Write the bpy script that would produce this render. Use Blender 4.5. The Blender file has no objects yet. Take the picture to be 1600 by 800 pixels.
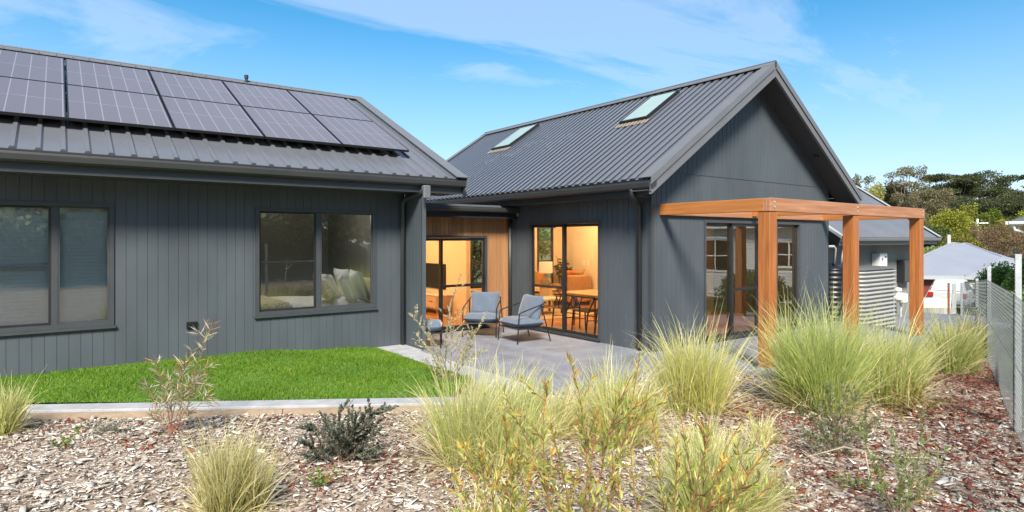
import bpy, math, random
import numpy as np
from mathutils import Vector
rng = np.random.default_rng(7)
random.seed(7)
SC = bpy.context.scene
COL = SC.collection
PI = math.pi

# ------------------------------------------------------------------ helpers
def V(*a): return Vector(a)
def lin(h):
    h = h.lstrip('#')
    out = []
    for i in (0, 2, 4):
        c = int(h[i:i+2], 16) / 255
        out.append(c / 12.92 if c <= .04045 else ((c + .055) / 1.055) ** 2.4)
    return tuple(out)

def tag(o, label=None, cat=None, group=None, kind=None):
    if label: o['label'] = label
    if cat: o['category'] = cat
    if group: o['group'] = group
    if kind: o['kind'] = kind
    return o

def empty(name, loc, label=None, cat=None, group=None, rz=0.0):
    o = bpy.data.objects.new(name, None)
    o.empty_display_size = .2
    COL.objects.link(o)
    o.location = loc
    o.rotation_euler = (0, 0, rz)
    return tag(o, label, cat, group)

def root_of(o):
    while o.parent: o = o.parent
    return o

class MB:
    """collects shapes and links them as ONE mesh object"""
    def __init__(s): s.v = []; s.f = []
    def add(s, vs, fs):
        n = len(s.v)
        s.v += [tuple(p) for p in vs]
        s.f += [tuple(i + n for i in f) for f in fs]
        return s
    def box(s, a, b):
        x0, y0, z0 = (min(a[i], b[i]) for i in range(3)); x1, y1, z1 = (max(a[i], b[i]) for i in range(3))
        return s.add([(x0,y0,z0),(x1,y0,z0),(x1,y1,z0),(x0,y1,z0),(x0,y0,z1),(x1,y0,z1),(x1,y1,z1),(x0,y1,z1)],
                     [(0,3,2,1),(4,5,6,7),(0,1,5,4),(1,2,6,5),(2,3,7,6),(3,0,4,7)])
    def bbox(s, a, b, r=.01):
        """box with bevelled vertical and horizontal edges"""
        x0, y0, z0 = (min(a[i], b[i]) for i in range(3)); x1, y1, z1 = (max(a[i], b[i]) for i in range(3))
        r = min(r, (x1-x0)*.45, (y1-y0)*.45, (z1-z0)*.45)
        def ring(i, z): return [(x0+i+r*0,y0+r+i,z),(x0+r+i,y0+i,z),(x1-r-i,y0+i,z),(x1-i,y0+r+i,z),(x1-i,y1-r-i,z),(x1-r-i,y1-i,z),(x0+r+i,y1-i,z),(x0+i,y1-r-i,z)]
        L = [ring(r*.9, z0), ring(0, z0+r), ring(0, z1-r), ring(r*.9, z1)]
        vs = sum(L, []); fs = [tuple(range(7, -1, -1)), tuple(range(24, 32))]
        for k in range(3):
            for i in range(8):
                j = (i+1) % 8
                fs.append((k*8+i, k*8+j, k*8+8+j, k*8+8+i))
        return s.add(vs, fs)
    def prism(s, p0, p1, a, b):
        """axis p0->p1, cross-section p, p+a, p+a+b, p+b"""
        p0, p1, a, b = Vector(p0), Vector(p1), Vector(a), Vector(b)
        return s.extrude([p0, p0+a, p0+a+b, p0+b], p1-p0)
    def extrude(s, prof, d):
        d = Vector(d); n = len(prof)
        prof = [Vector(p) for p in prof]
        vs = prof + [p + d for p in prof]
        fs = [tuple(range(n-1, -1, -1)), tuple(range(n, 2*n))]
        for i in range(n):
            j = (i+1) % n
            fs.append((i, j, n+j, n+i))
        return s.add(vs, fs)
    def tube(s, pts, r, n=6, cap=True):
        pts = [Vector(p) for p in pts]
        rs = r if isinstance(r, (list, tuple)) else [r]*len(pts)
        base = len(s.v); prev = None
        for i, p in enumerate(pts):
            t = (pts[min(i+1, len(pts)-1)] - pts[max(i-1, 0)])
            if t.length < 1e-9: t = Vector((0, 0, 1))
            t.normalize()
            if prev is None:
                up = Vector((0, 0, 1)) if abs(t.z) < .9 else Vector((1, 0, 0))
                a = t.cross(up).normalized()
            else:
                a = (prev - t * prev.dot(t))
                a = a.normalized() if a.length > 1e-6 else t.orthogonal().normalized()
            prev = a; b = t.cross(a)
            for k in range(n):
                w = 2*PI*k/n
                s.v.append(tuple(p + a*(math.cos(w)*rs[i]) + b*(math.sin(w)*rs[i])))
        for i in range(len(pts)-1):
            for k in range(n):
                k2 = (k+1) % n
                s.f.append((base+i*n+k, base+i*n+k2, base+(i+1)*n+k2, base+(i+1)*n+k))
        if cap:
            s.f.append(tuple(base+k for k in range(n-1, -1, -1)))
            e = base+(len(pts)-1)*n
            s.f.append(tuple(e+k for k in range(n)))
        return s
    def lathe(s, c, prof, n=20):
        """prof: list of (r, z) from bottom to top round the point c"""
        base = len(s.v)
        for r, z in prof:
            for k in range(n):
                w = 2*PI*k/n
                s.v.append((c[0]+r*math.cos(w), c[1]+r*math.sin(w), c[2]+z))
        for i in range(len(prof)-1):
            for k in range(n):
                k2 = (k+1) % n
                s.f.append((base+i*n+k, base+i*n+k2, base+(i+1)*n+k2, base+(i+1)*n+k))
        s.f.append(tuple(base+k for k in range(n-1, -1, -1)))
        e = base+(len(prof)-1)*n
        s.f.append(tuple(e+k for k in range(n)))
        return s
    def cushion(s, c, size, rx=0.0, rz=0.0, puff=1.0, nx=10, ny=10, pinch=.0):
        """soft pillow: size (w, d, h), pointed corners when pinch > 0, turned by rx then rz about c"""
        w, d, h = size
        top = []; bot = []
        cx_, sx_ = math.cos(rx), math.sin(rx); cz_, sz_ = math.cos(rz), math.sin(rz)
        def tr(x, y, z):
            y, z = y*cx_-z*sx_, y*sx_+z*cx_
            x, y = x*cz_-y*sz_, x*sz_+y*cz_
            return (c[0]+x, c[1]+y, c[2]+z)
        base = len(s.v)
        for sgn in (1, -1):
            for i in range(nx+1):
                for j in range(ny+1):
                    a = -1+2*i/nx; b = -1+2*j/ny
                    e = (max(0, 1-abs(a)**5)*max(0, 1-abs(b)**5))**.34
                    px = a*w/2*(1-pinch*(1-b*b)*abs(a)); py = b*d/2*(1-pinch*(1-a*a)*abs(b))
                    wob = .04*h*math.sin(5*a+3*b+c[0]*9)*e
                    s.v.append(tr(px, py, sgn*(h/2*e*puff)+wob))
        m = (nx+1)*(ny+1)
        for i in range(nx):
            for j in range(ny):
                q = base+i*(ny+1)+j
                s.f.append((q, q+ny+1, q+ny+2, q+1))
                q += m
                s.f.append((q, q+1, q+ny+2, q+ny+1))
        return s
    def build(s, name, mat, parent=None, smooth=False, local=False):
        me = bpy.data.meshes.new(name)
        off = Vector((0, 0, 0))
        if parent is not None and not local: off = root_of(parent).location
        me.from_pydata([(p[0]-off.x, p[1]-off.y, p[2]-off.z) for p in s.v], [], s.f)
        me.update()
        if mat: me.materials.append(mat)
        if smooth:
            me.shade_smooth()
        o = bpy.data.objects.new(name, me)
        COL.objects.link(o)
        if parent is not None: o.parent = parent
        return o

def np_mesh(name, verts, faces4, mat, parent=None, cols=None, smooth=False, local=False, tris=False):
    """fast mesh: verts (n,3), faces (m,4 or 3); cols (n,3) goes to the colour attribute 'tint'"""
    me = bpy.data.meshes.new(name)
    verts = np.asarray(verts, dtype=np.float32)
    faces4 = np.asarray(faces4, dtype=np.int32)
    if parent is not None and not local:
        verts = verts - np.array(root_of(parent).location, dtype=np.float32)
    k = faces4.shape[1]
    me.vertices.add(len(verts)); me.vertices.foreach_set('co', verts.ravel())
    me.loops.add(faces4.size); me.loops.foreach_set('vertex_index', faces4.ravel())
    me.polygons.add(len(faces4))
    me.polygons.foreach_set('loop_start', np.arange(0, faces4.size, k, dtype=np.int32))
    me.update(calc_edges=True)
    me.validate()
    if cols is not None:
        at = me.color_attributes.new('tint', 'FLOAT_COLOR', 'POINT')
        c = np.ones((len(verts), 4), dtype=np.float32); c[:, :3] = cols
        at.data.foreach_set('color', c.ravel())
    if smooth: me.shade_smooth()
    if mat: me.materials.append(mat)
    o = bpy.data.objects.new(name, me)
    COL.objects.link(o)
    if parent is not None: o.parent = parent
    return o

def copy_tree(o, parent=None):
    c = o.copy(); COL.objects.link(c); c.parent = parent
    for ch in list(o.children): copy_tree(ch, c)
    return c

# ------------------------------------------------------------------ materials
def nm(name):
    m = bpy.data.materials.new(name); m.use_nodes = True
    nt = m.node_tree; nt.nodes.clear()
    out = nt.nodes.new('ShaderNodeOutputMaterial')
    return m, nt, out
def N(nt, t, **kw):
    n = nt.nodes.new(t)
    for k, v in kw.items():
        if k.startswith('i_'):
            n.inputs[k[2:].replace('_', ' ')].default_value = v
        else: setattr(n, k, v)
    return n
def ramp(nt, src, stops):
    r = nt.nodes.new('ShaderNodeValToRGB')
    el = r.color_ramp.elements
    while len(el) < len(stops): el.new(.5)
    for e, (p, c) in zip(el, stops):
        e.position = p; e.color = (*c, 1) if len(c) == 3 else c
    nt.links.new(src, r.inputs['Fac'])
    return r.outputs['Color']

def mat(name, col, rough=.6, metal=0.0, var=.12, scale=6.0, bump=0.0, bscale=60.0, stretch=(1, 1, 1), spec=.5, col2=None, sheen=0.0, coat=0.0):
    """painted / natural surface: base colour broken up by object-space noise"""
    m, nt, out = nm(name); L = nt.links.new
    b = N(nt, 'ShaderNodeBsdfPrincipled'); L(b.outputs[0], out.inputs[0])
    b.inputs['Roughness'].default_value = rough; b.inputs['Metallic'].default_value = metal
    b.inputs['Specular IOR Level'].default_value = spec
    if sheen: b.inputs['Sheen Weight'].default_value = sheen
    if coat: b.inputs['Coat Weight'].default_value = coat
    tc = N(nt, 'ShaderNodeTexCoord'); mp = N(nt, 'ShaderNodeMapping'); mp.inputs['Scale'].default_value = stretch
    L(tc.outputs['Object'], mp.inputs['Vector'])
    no = N(nt, 'ShaderNodeTexNoise', i_Scale=scale, i_Detail=6.0, i_Roughness=.6); L(mp.outputs[0], no.inputs['Vector'])
    c2 = col2 or tuple(min(1, c*(1+var*1.2)) for c in col)
    c1 = tuple(c*(1-var) for c in col)
    L(ramp(nt, no.outputs['Fac'], [(.3, c1), (.7, c2)]), b.inputs['Base Color'])
    rr = N(nt, 'ShaderNodeMapRange'); rr.inputs['To Min'].default_value = max(.02, rough-.08); rr.inputs['To Max'].default_value = min(1, rough+.1)
    L(no.outputs['Fac'], rr.inputs['Value']); L(rr.outputs[0], b.inputs['Roughness'])
    if bump:
        n2 = N(nt, 'ShaderNodeTexNoise', i_Scale=bscale, i_Detail=4.0); L(mp.outputs[0], n2.inputs['Vector'])
        bp = N(nt, 'ShaderNodeBump'); bp.inputs['Strength'].default_value = bump; bp.inputs['Distance'].default_value = .01
        L(n2.outputs['Fac'], bp.inputs['Height']); L(bp.outputs[0], b.inputs['Normal'])
    return m

def wood(name, c1, c2, axis='x', rough=.55, scale=1.0, island=.0, bump=.15):
    m, nt, out = nm(name); L = nt.links.new
    b = N(nt, 'ShaderNodeBsdfPrincipled'); L(b.outputs[0], out.inputs[0])
    b.inputs['Roughness'].default_value = rough
    tc = N(nt, 'ShaderNodeTexCoord'); mp = N(nt, 'ShaderNodeMapping')
    s = {'x': (.6, 14, 14), 'y': (14, .6, 14), 'z': (14, 14, .6)}[axis]
    mp.inputs['Scale'].default_value = tuple(q*scale for q in s)
    geo = N(nt, 'ShaderNodeNewGeometry')
    ad = N(nt, 'ShaderNodeVectorMath', operation='MULTIPLY_ADD')
    L(tc.outputs['Object'], ad.inputs[0]); ad.inputs[1].default_value = (1, 1, 1)
    sc = N(nt, 'ShaderNodeMath', operation='MULTIPLY'); sc.inputs[1].default_value = 13.7
    L(geo.outputs['Random Per Island'], sc.inputs[0]); L(sc.outputs[0], ad.inputs[2])
    L(ad.outputs[0], mp.inputs['Vector'])
    no = N(nt, 'ShaderNodeTexNoise', i_Scale=1.6, i_Detail=8.0, i_Roughness=.65, i_Distortion=.6); L(mp.outputs[0], no.inputs['Vector'])
    col = ramp(nt, no.outputs['Fac'], [(.28, c1), (.72, c2)])
    if island:
        hs = N(nt, 'ShaderNodeHueSaturation')
        mr = N(nt, 'ShaderNodeMapRange'); mr.inputs['To Min'].default_value = 1-island; mr.inputs['To Max'].default_value = 1+island
        L(geo.outputs['Random Per Island'], mr.inputs['Value']); L(mr.outputs[0], hs.inputs['Value'])
        L(col, hs.inputs['Color']); col = hs.outputs[0]
    L(col, b.inputs['Base Color'])
    bp = N(nt, 'ShaderNodeBump'); bp.inputs['Strength'].default_value = bump; bp.inputs['Distance'].default_value = .004
    L(no.outputs['Fac'], bp.inputs['Height']); L(bp.outputs[0], b.inputs['Normal'])
    return m

def leafmat(name, use_attr=True, stops=None, trans=.45, rough=.55):
    """leaf blade: colour from the 'tint' attribute or a per-leaf random ramp, part of the light passes through"""
    m, nt, out = nm(name); L = nt.links.new
    if use_attr:
        a = N(nt, 'ShaderNodeAttribute', attribute_name='tint'); col = a.outputs['Color']
    else:
        g = N(nt, 'ShaderNodeNewGeometry')
        col = ramp(nt, g.outputs['Random Per Island'], stops)
    d = N(nt, 'ShaderNodeBsdfPrincipled'); d.inputs['Roughness'].default_value = rough; d.inputs['Specular IOR Level'].default_value = .3
    t = N(nt, 'ShaderNodeBsdfTranslucent')
    L(col, d.inputs['Base Color']); L(col, t.inputs['Color'])
    mx = N(nt, 'ShaderNodeMixShader'); mx.inputs[0].default_value = trans
    L(d.outputs[0], mx.inputs[1]); L(t.outputs[0], mx.inputs[2]); L(mx.outputs[0], out.inputs[0])
    return m

def glass(name, tint=(.86, .9, .88), add=.06, mul=1.5):
    m, nt, out = nm(name); L = nt.links.new
    tr = N(nt, 'ShaderNodeBsdfTransparent'); tr.inputs['Color'].default_value = (*tint, 1)
    gl = N(nt, 'ShaderNodeBsdfGlossy'); gl.inputs['Roughness'].default_value = .0; gl.inputs['Color'].default_value = (.95, .97, .96, 1)
    fr = N(nt, 'ShaderNodeFresnel', i_IOR=1.5)
    ma = N(nt, 'ShaderNodeMath', operation='MULTIPLY_ADD', use_clamp=True); ma.inputs[1].default_value = mul; ma.inputs[2].default_value = add
    L(fr.outputs[0], ma.inputs[0])
    # slight waviness of real panes
    tc = N(nt, 'ShaderNodeTexCoord'); no = N(nt, 'ShaderNodeTexNoise', i_Scale=1.3, i_Detail=1.0); L(tc.outputs['Object'], no.inputs['Vector'])
    bp = N(nt, 'ShaderNodeBump'); bp.inputs['Strength'].default_value = .02; bp.inputs['Distance'].default_value = .05
    L(no.outputs['Fac'], bp.inputs['Height']); L(bp.outputs[0], gl.inputs['Normal'])
    mx = N(nt, 'ShaderNodeMixShader'); L(ma.outputs[0], mx.inputs[0]); L(tr.outputs[0], mx.inputs[1]); L(gl.outputs[0], mx.inputs[2]); L(mx.outputs[0], out.inputs[0])
    return m

def emis(name, col, s):
    m, nt, out = nm(name)
    e = N(nt, 'ShaderNodeEmission', i_Strength=s); e.inputs['Color'].default_value = (*col, 1)
    nt.links.new(e.outputs[0], out.inputs[0]); return m

M = {}
M['clad'] = mat('grey_cladding', (.061, .075, .087), .60, var=.16, scale=1.3, bump=.05, bscale=40, stretch=(1, 1, .35))
M['clad_dark'] = mat('cladding_backing', (.03, .036, .04), .8)
M['frame'] = mat('window_frame_powdercoat', (.048, .054, .060), .4, var=.05)
M['frame_dark'] = mat('black_aluminium', (.016, .018, .021), .35, var=.1)
M['roof'] = mat('roof_steel', (.115, .121, .137), .24, metal=.0, var=.06, scale=.8, spec=.55)
M['trim'] = mat('roof_flashing', (.125, .131, .140), .5, metal=.0, var=.06, scale=2)
M['gutter'] = mat('gutter_steel', (.036, .038, .039), .42, metal=.1, var=.06, scale=2)
M['soffit'] = mat('soffit_board', (.045, .047, .05), .7)
M['cedar'] = wood('timber_lining', (.27, .125, .052), (.40, .21, .095), 'z', .5, island=.22)
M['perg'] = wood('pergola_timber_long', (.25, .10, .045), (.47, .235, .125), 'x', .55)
M['pergy'] = wood('pergola_timber_cross', (.30, .10, .022), (.50, .20, .055), 'y', .55)
M['pergz'] = wood('pergola_timber_post', (.20, .058, .013), (.48, .175, .045), 'z', .5)
M['glass'] = glass('window_glass')
M['glass_a'] = glass('bedroom_glass', (.90, .94, .93), .15, 1.5)
M['glass_in'] = glass('clear_glass', (.94, .96, .95), .0, .8)
M['concrete'] = mat('patio_concrete', (.17, .182, .21), .75, var=.24, scale=2.2, bump=.08, bscale=90)
M['kerb'] = mat('kerb_concrete', (.32, .325, .34), .8, var=.18, scale=5, bump=.15, bscale=80)
M['sleeper'] = wood('edging_timber', (.22, .16, .11), (.36, .28, .2), 'x', .8)
M['wall_in'] = mat('interior_plaster', (.74, .66, .52), .8, var=.02)
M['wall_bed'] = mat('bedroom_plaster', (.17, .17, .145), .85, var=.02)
M['floor_in'] = wood('interior_floorboards', (.36, .17, .065), (.52, .27, .11), 'y', .3, scale=.5)
M['black'] = mat('black_metal', (.012, .012, .013), .4)
M['blue_fab'] = mat('blue_fabric', (.088, .116, .160), .9, var=.14, scale=30, bump=.2, bscale=220, sheen=.3)
M['white_fab'] = mat('white_linen', (.84, .86, .90), .9, var=.05, scale=9, bump=.2, bscale=30)
M['pat_fab'] = mat('patterned_linen', (.55, .50, .42), .9, var=.5, scale=24)
M['sage_fab'] = mat('pale_sage_linen', (.76, .79, .79), .9, var=.06, scale=12)
M['tan_fab'] = mat('tan_sofa_fabric', (.42, .24, .12), .9, var=.12, scale=20)
M['rust_fab'] = mat('rust_cushion_fabric', (.45, .16, .045), .9, var=.12, scale=20)
M['cream_fab'] = mat('cream_fabric', (.62, .53, .40), .9, var=.08, scale=20)
M['olive_fab'] = mat('olive_fabric', (.22, .23, .10), .9, var=.1, scale=20)
M['table_wood'] = wood('dining_table_timber', (.50, .22, .05), (.64, .33, .09), 'y', .4)
M['oak'] = wood('pale_oak', (.46, .34, .22), (.62, .48, .34), 'x', .5)
M['darkwood'] = mat('black_stained_timber', (.016, .013, .011), .45)
M['white'] = mat('white_paint', (.78, .78, .77), .5, var=.04)
M['cream'] = mat('cream_paint', (.62, .58, .50), .6, var=.05)
M['galv'] = mat('galvanised_steel', (.50, .52, .54), .5, metal=.35, var=.14, scale=14)
M['wire'] = mat('galvanised_wire', (.17, .19, .19), .6, metal=.2, var=.05)
M['bark'] = mat('tree_bark', (.16, .13, .10), .9, var=.35, scale=4, stretch=(1, 1, .3))
M['twig'] = mat('woody_twig', (.20, .13, .085), .8, var=.25, scale=20)
M['twig_red'] = mat('reddish_twig', (.26, .10, .055), .8, var=.25, scale=20)
M['leaf'] = leafmat('leaf_blades')
M['screen'] = mat('tv_screen', (.012, .016, .016), .3, spec=.08)
M['skyglass'] = mat('skylight_glass', (.27, .36, .335), .2, var=.05, scale=1.0, spec=.3)
M['tan_flash'] = mat('skylight_flashing', (.26, .215, .15), .6, var=.2)
# ------------------------------------------------------------------ cladding and roof builders
def subtract(z0, z1, holes):
    segs = [(z0, z1)]
    for a, b in holes:
        n = []
        for s, e in segs:
            if b <= s or a >= e: n.append((s, e)); continue
            if a > s: n.append((s, a))
            if b < e: n.append((b, e))
        segs = n
    return segs

def boards(mb, o, along, nrm, length, z0, ztop, holes=(), w=.128, gap=.003, th=.012, back=.03):
    """vertical boards: o = start on the wall face, along/nrm = unit 2-D vectors, ztop = f(t) or a number,
    holes = (t0, t1, za, zb); grooves are real gaps before a backing"""
    al = Vector((along[0], along[1], 0)); n = Vector((nrm[0], nrm[1], 0)); o = Vector((o[0], o[1], 0))
    zt = ztop if callable(ztop) else (lambda t: ztop)
    cuts = sorted({0.0, length} | {round(k*w, 4) for k in range(1, int(length/w)+1)} |
                  {h[0] for h in holes if 0 < h[0] < length} | {h[1] for h in holes if 0 < h[1] < length})
    edges = {round(k*w, 4) for k in range(0, int(length/w)+2)}
    for a, b in zip(cuts[:-1], cuts[1:]):
        if b - a < .004: continue
        mid = (a+b)/2
        hs = [(h[2], h[3]) for h in holes if h[0]-1e-5 <= mid <= h[1]+1e-5]
        ga = a + (gap/2 if round(a, 4) in edges else 0); gb = b - (gap/2 if round(b, 4) in edges else 0)
        if gb - ga < .002: continue
        top_a, top_b = zt(ga), zt(gb)
        for s, e in subtract(z0, max(top_a, top_b), hs):
            ea, eb = (top_a, top_b) if e >= max(top_a, top_b)-1e-6 else (e, e)
            for (ta, tb, ta_top, tb_top, d0, d1) in ((ga, gb, ea, eb, 0, th), (a, b, ea, eb, th, back)):
                c = .0015 if d0 == 0 else 0
                p = [o+al*ta+n*(-d1), o+al*tb+n*(-d1), o+al*tb+n*(-d0-c), o+al*(tb-c)+n*(-d0), o+al*(ta+c)+n*(-d0), o+al*ta+n*(-d0-c)]
                tops = [ta_top, tb_top, tb_top, tb_top, ta_top, ta_top]
                if min(ta_top, tb_top) <= s+.001: continue
                vs = [(q.x, q.y, s) for q in p] + [(q.x, q.y, t) for q, t in zip(p, tops)]
                fs = [(5, 4, 3, 2, 1, 0), (6, 7, 8, 9, 10, 11)] + [(i, (i+1) % 6, 6+(i+1) % 6, 6+i) for i in range(6)]
                mb.add(vs, fs)

def sheet(mb, e0, along, up, length, slope, pitch=.2, prof=((0, 0), (.62, 0), (.70, .03), (.92, .03), (1.0, 0)), screws=0.0):
    """ribbed roof sheet: e0 eave corner, along eave unit vector, up slope unit vector"""
    e0 = Vector(e0); al = Vector(along).normalized(); up = Vector(up).normalized(); n = al.cross(up).normalized()
    if n.z < 0: n = -n
    pts = []
    k = 0
    while k*pitch < length:
        for f, h in prof[:-1]:
            t = (k+f)*pitch
            if t <= length: pts.append((t, h))
        k += 1
    pts.append((length, 0))
    base = len(mb.v); rows = 2
    for t, h in pts:
        for r in range(rows):
            mb.v.append(tuple(e0 + al*t + n*h + up*(slope*r/(rows-1))))
    for i in range(len(pts)-1):
        q = base+i*2
        mb.f.append((q, q+2, q+3, q+1))
    # thin turned underside at the eave so the rib ends show
    b2 = len(mb.v)
    for t, h in pts:
        p = e0 + al*t
        mb.v.append(tuple(p + n*h)); mb.v.append(tuple(p - n*.012))
    for i in range(len(pts)-1):
        q = b2+i*2
        mb.f.append((q, q+1, q+3, q+2))
    if screws:
        for j in range(int(length/pitch)):
            for s in (.06, slope*.5, slope-.15):
                c = e0 + al*((j+.81)*pitch) + n*.031 + up*s
                mb.add([c-al*screws-up*screws, c+al*screws-up*screws, c+al*screws+up*screws, c-al*screws+up*screws, c+n*screws*1.2],
                       [(0, 1, 4), (1, 2, 4), (2, 3, 4), (3, 0, 4)])

def win_frame(mb, o, al, n, w, z0, z1, bw=.05, d0=.0, d1=.06, rails=()):
    """rectangular frame ring of bar width bw, from d0 (front) back to d1 along -n"""
    o = Vector(o); al = Vector((al[0], al[1], 0)); n = Vector((n[0], n[1], 0))
    def bar(t0, t1, a, b):
        p = o+al*t0 - n*d1; mb.prism(Vector((p.x, p.y, a)), Vector((p.x, p.y, b)), al*(t1-t0), n*(d1-d0))
    bar(0, bw, z0, z1); bar(w-bw, w, z0, z1)
    bar(bw, w-bw, z0, z0+bw); bar(bw, w-bw, z1-bw, z1)
    for zr, hw in rails: bar(bw, w-bw, zr-hw, zr+hw)

def pane(o, al, n, w, z0, z1, dep, m, parent, name='pane'):
    o = Vector(o); al = Vector((al[0], al[1], 0)); n = Vector((n[0], n[1], 0))
    p = o - n*dep
    mb = MB()
    a = p; b = p+al*w
    mb.add([(a.x, a.y, z0), (b.x, b.y, z0), (b.x, b.y, z1), (a.x, a.y, z1)], [(0, 1, 2, 3)])
    return mb.build(name, m, parent)

# ------------------------------------------------------------------ the house
H = empty('house', (5, 10, 0), 'long low dark grey clad house with steel roofs and glass sliding doors round a patio', 'house')

YA, XN = 9.95, 4.995                     # long wall face, nib face
XB, YC, XR = 7.98, 6.82, 14.0            # gabled part: patio side, gable face, far side
YD = 10.807                              # timber wall of the link
TA = math.radians(25.9); TB = math.radians(34.0)
# --- left part
w1 = (-1.62, .62, .72, 2.38); w2 = (2.455, 4.44, .705, 2.385)
mb = MB()
X0 = -5.0
boards(mb, (X0, YA), (1, 0), (0, -1), XN-X0, -.1, 2.72, [(w[0]-X0, w[1]-X0, w[2], w[3]) for w in (w1, w2)])
mb.build('wall', M['clad'], H)['label'] = 'long wall of dark grey vertical boards under the solar panels'
mb = MB()
boards(mb, (XN, YA-.004), (0, -1), (-1, 0), .66, .03, 2.70)
boards(mb, (XN, 9.281), (1, 0), (0, -1), .07, .03, 2.70, w=.2)
mb.box((XN+.031, 9.312, .03), (XN+.07, YA+.02, 2.70))
mb.build('wall', M['clad'], H)['label'] = 'short nib wall beside the patio'
mb = MB(); mb.box((XN-.012, 9.27, -.1), (XN+.08, YA-.003, .026)); mb.build('plinth', M['clad'], H)
# east side wall of left part
def ztA(t): return 2.72 + max(0, min(.02+t, 2*(13.80-YA)-t))*math.tan(TA)*1.0
mb = MB()
mb_len = 2*(13.8-YA)
boards(mb, (XN, YA), (0, 1), (1, 0), mb_len, 0, ztA)
mb.build('wall', M['clad'], H)
mb = MB()
mb.box((X0, 17.6, 0), (XN, 17.65, 2.72)); mb.build('wall', M['clad'], H)
mb = MB(); mb.box((X0, YA+.04, 0), (X0+.05, 17.6, 2.72)); mb.build('wall', M['clad'], H)

def roof_part(mb, name='roof', m='roof', label=None):
    o = mb.build(name, M[m], H)
    if label: o['label'] = label
    return o
upA = Vector((0, math.cos(TA), math.sin(TA)))
slA = (13.809-9.20)/math.cos(TA)
XE = 5.822
mb = MB(); sheet(mb, (X0, 9.20, 2.955), (1, 0, 0), upA, XE-.16-X0, slA, pitch=.243, prof=((0, 0), (.66, 0), (.73, .032), (.90, .032), (1, 0)), screws=.009)
roofA = roof_part(mb, label='ribbed steel roof slope carrying the solar panels')
mb = MB(); e = (X0, 18.41, 2.955); mb.prism(e, (XE, 18.41, 2.955), (0, -(18.41-13.809), slA*math.sin(TA)), (0, 0, -.02)); roof_part(mb)
zr = 2.955+slA*math.sin(TA)
mb = MB()
for sg in (-1, 1):
    mb.prism((X0, 13.809, zr+.065), (XE-.02, 13.809, zr+.065), Vector((0, sg*.19*math.cos(TA), -.19*math.sin(TA))), (0, 0, -.012))
mb.tube([(X0, 13.809, zr+.062), (XE-.02, 13.809, zr+.062)], .02, 6)
for k in range(40): mb.tube([(X0+.12+k*.243, 13.64, zr-.02+.012), (X0+.12+k*.243, 13.64, zr+.006)], .012, 5)
mb.build('ridge_cap', M['trim'], roofA)
# verge flashing at the right end
def verge(mb, p0, p1, inw, top_w, face_h, lap=.045):
    """flashing along p0->p1: inw = horizontal unit vector pointing onto the roof"""
    p0, p1, inw = Vector(p0), Vector(p1), Vector(inw)
    ax = (p1-p0).normalized(); nn = ax.cross(inw).normalized()
    if nn.z < 0: nn = -nn
    mb.prism(p0+nn*lap, p1+nn*lap, inw*top_w, nn*.012)
    mb.prism(p0+nn*lap, p1+nn*lap, inw*.014, Vector((0, 0, -face_h)))
mb = MB()
verge(mb, (XE, 9.14, 2.93), (XE, 13.82, 2.93+4.68*math.tan(TA)), (-1, 0, 0), .235, .19)
mb.build('verge_flashing', M['trim'], roofA)
mb = MB(); verge(mb, (XE, 18.45, 2.93), (XE, 13.81, 2.93+4.64*math.tan(TA)), (-1, 0, 0), .235, .19)
mb.build('verge_flashing', M['trim'], roofA)
mb = MB()
mb.extrude([(XE-.016, 9.14, 2.70), (XE-.016, 9.36, 2.99), (XE-.016, 9.30, 2.70), (XE-.016, 9.20, 2.64)], (-.018, 0, 0))
mb.prism((XE-.018, 9.2, 2.71), (XE-.018, 13.81, 2.71+4.61*math.tan(TA)), (-.02, 0, 0), (0, 0, .17))
mb.build('barge_board', M['gutter'], H)
def gutter(mb, p0, p1, out, w=.115, h=.13):
    """quad gutter, p = top back edge; out = horizontal outward unit vector"""
    p0, p1, out = Vector(p0), Vector(p1), Vector(out); z = Vector((0, 0, 1))
    prof = [p0, p0-z*h, p0+out*(w*.72)-z*h, p0+out*(w*.93)-z*(h*.80), p0+out*w-z*(h*.30), p0+out*(w*.96)-z*.012, p0+out*w+z*.006, p0+out*(w-.014)+z*.006, p0+out*(w-.016)-z*.02, p0+out*(w-.03)-z*(h*.8), p0+out*.012-z*(h*.85), p0+out*.012]
    mb.extrude(prof, p1-p0)
mb = MB(); gutter(mb, (X0, 9.278, 2.935), (XE-.02, 9.278, 2.935), (0, -1, 0))
for k in range(8): mb.box((X0+.5+k*1.2, 9.162, 2.925), (X0+.52+k*1.2, 9.29, 2.932))
g = mb.build('gutter', M['gutter'], H)
mb = MB(); mb.box((X0, 9.279, 2.69), (XE-.04, 9.30, 2.935)); mb.build('fascia', M['frame'], H)
mb = MB(); mb.box((X0, 9.302, 2.70), (XE-.05, YA+.05, 2.716)); mb.build('soffit', M['soffit'], H)
# downpipe and overflow head at the nib
mb = MB()
mb.tube([(4.93, 9.885, 0.03), (4.93, 9.885, 2.52), (4.94, 9.80, 2.60), (4.975, 9.32, 2.68), (4.985, 9.22, 2.74), (4.985, 9.22, 2.80)], .045, 10)
dp = mb.build('downpipe', M['frame'], H, smooth=True)
mb = MB(); mb.bbox((4.93, 9.10, 2.58), (5.06, 9.16, 2.80), .012); mb.build('overflow_spout', M['trim'], dp)

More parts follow.
